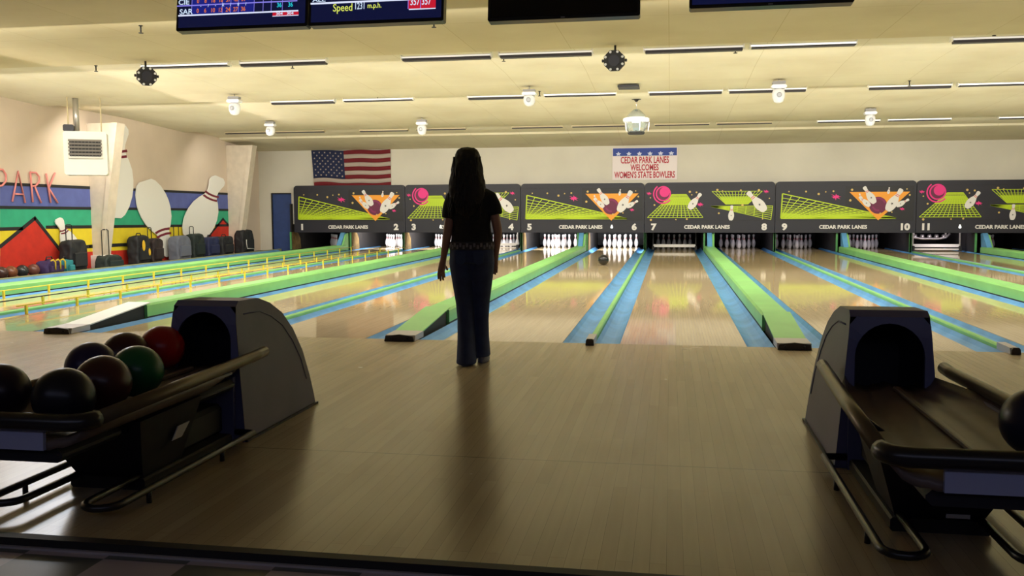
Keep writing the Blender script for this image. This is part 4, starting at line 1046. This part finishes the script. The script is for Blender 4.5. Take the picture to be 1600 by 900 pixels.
jeans=[('loft',[(0,0,.76,.150,.115),(0,0,.82,.166,.132),(0,0,.88,.162,.124),(0,0,.93,.150,.112)]),
 ('loft',[(-.040,-.05,.012,.076,.115),(-.041,-.045,.06,.072,.105),(-.046,-.02,.2,.064,.083),(-.052,.01,.33,.062,.074),(-.058,.02,.45,.067,.076),(-.068,.01,.60,.080,.09),(-.078,0,.76,.092,.112),(-.074,0,.85,.085,.11)]),
 ('loft',[(.064,.08,.05,.062,.11),(.062,.08,.1,.060,.10),(.058,.08,.2,.057,.08),(.056,.075,.33,.058,.073),(.060,.065,.46,.064,.076),(.068,.04,.60,.077,.09),(.078,.01,.76,.090,.112),(.074,0,.85,.085,.11)])]
jn=cloth(jeans,'jeans',M_denim,.009,2)
for sx in (-1,1):
    s=MB(); s.prism([(sx*.028,.845),(sx*.105,.84),(sx*.102,.77),(sx*.065,.745),(sx*.03,.77)],-.1365,-.131,'y'); s.build('back_pocket',mat('pocket denim',(.028,.045,.11),.85),jn)
# patterned belt band below the tee hem
s=MB(); N=40
for k in range(N):
    a0=2*PI*k/N; a1=2*PI*(k+.62)/N
    z0=.865+(k%2)*.014
    s.add([((.170)*math.cos(a),(.130)*math.sin(a),z) for a in (a0,a1) for z in (z0,z0+.028)]+[((.166)*math.cos(a),(.126)*math.sin(a),z) for a in (a0,a1) for z in (z0,z0+.028)],[(0,1,3,2),(4,6,7,5),(0,4,5,1),(2,3,7,6),(0,2,6,4),(1,5,7,3)])
bl=s.build('lace_hem',mat('grey lace',(.16,.15,.17),.8),person)
s=MB(); s.loft([(0,0,.855,.166,.127),(0,0,.86,.168,.129),(0,0,.91,.163,.124),(0,0,.915,.158,.12)],32); s.build('under_top',mat('charcoal under top',(.03,.03,.035),.85),person)
for lx,ly,hz,yaw_ in ((-.042,-.06,0,0),(.066,.085,0,.1)):
    s=MB(); s.loft([(lx,ly+.055,.001,.043,.13),(lx,ly+.055,.02,.046,.134),(lx,ly+.045,.05,.042,.115),(lx,ly-.01,.085,.036,.06)],20); s.build('shoe',M_shoe,person)
# hair: shell plus locks
s=MB()
s.loft([(HX+x,y,z,rx,ry) for x,y,z,rx,ry in ((0,.01,1.608,.02,.02),(0,.008,1.60,.05,.055),(0,.002,1.58,.078,.085),(0,-.004,1.545,.092,.103),(0,-.010,1.50,.102,.108),(0,-.025,1.44,.112,.095),(.002,-.045,1.38,.126,.082),(.004,-.062,1.32,.136,.072),(.004,-.080,1.25,.128,.062),(.004,-.088,1.19,.10,.050),(.004,-.10,1.13,.07,.035),(.004,-.105,1.10,.02,.012))][::-1],32)
hair=s.build('hair',M_hair); rm=hair.modifiers.new('r','REMESH'); rm.mode='VOXEL'; rm.voxel_size=.010
tx=bpy.data.textures.new('hairnoise','CLOUDS'); tx.noise_scale=.035
dp=hair.modifiers.new('d','DISPLACE'); dp.texture=tx; dp.strength=.018; dp.mid_level=.5; realize(hair); hair.parent=person
for p_ in hair.data.polygons: p_.use_smooth=True
s=MB(); random.seed(9)
for k in range(70):
    a=random.uniform(PI*.98,2*PI+.06); r0=.1
    x0=HX+.098*math.cos(a); y0=-.01+.10*math.sin(a); zz=random.uniform(1.44,1.54); zb=random.uniform(1.08,1.26)
    pts=[]; ph=random.random()*6; sp=random.uniform(1.1,1.36)
    for i in range(9):
        f=i/8; z=zz+(zb-zz)*f; wv=.012*math.sin(f*9+ph)*(f+.2)
        pts.append((HX+(x0-HX)*(1+(sp-1)*f)+wv,(y0*(1-.15*f)-.055*f)+.4*wv,z))
    s.tube(pts,[.010*(1-.5*abs(2*i/8-.8)) for i in range(9)],5)
s.build('hair_locks',M_hair,hair)
bpy.context.view_layer.update()
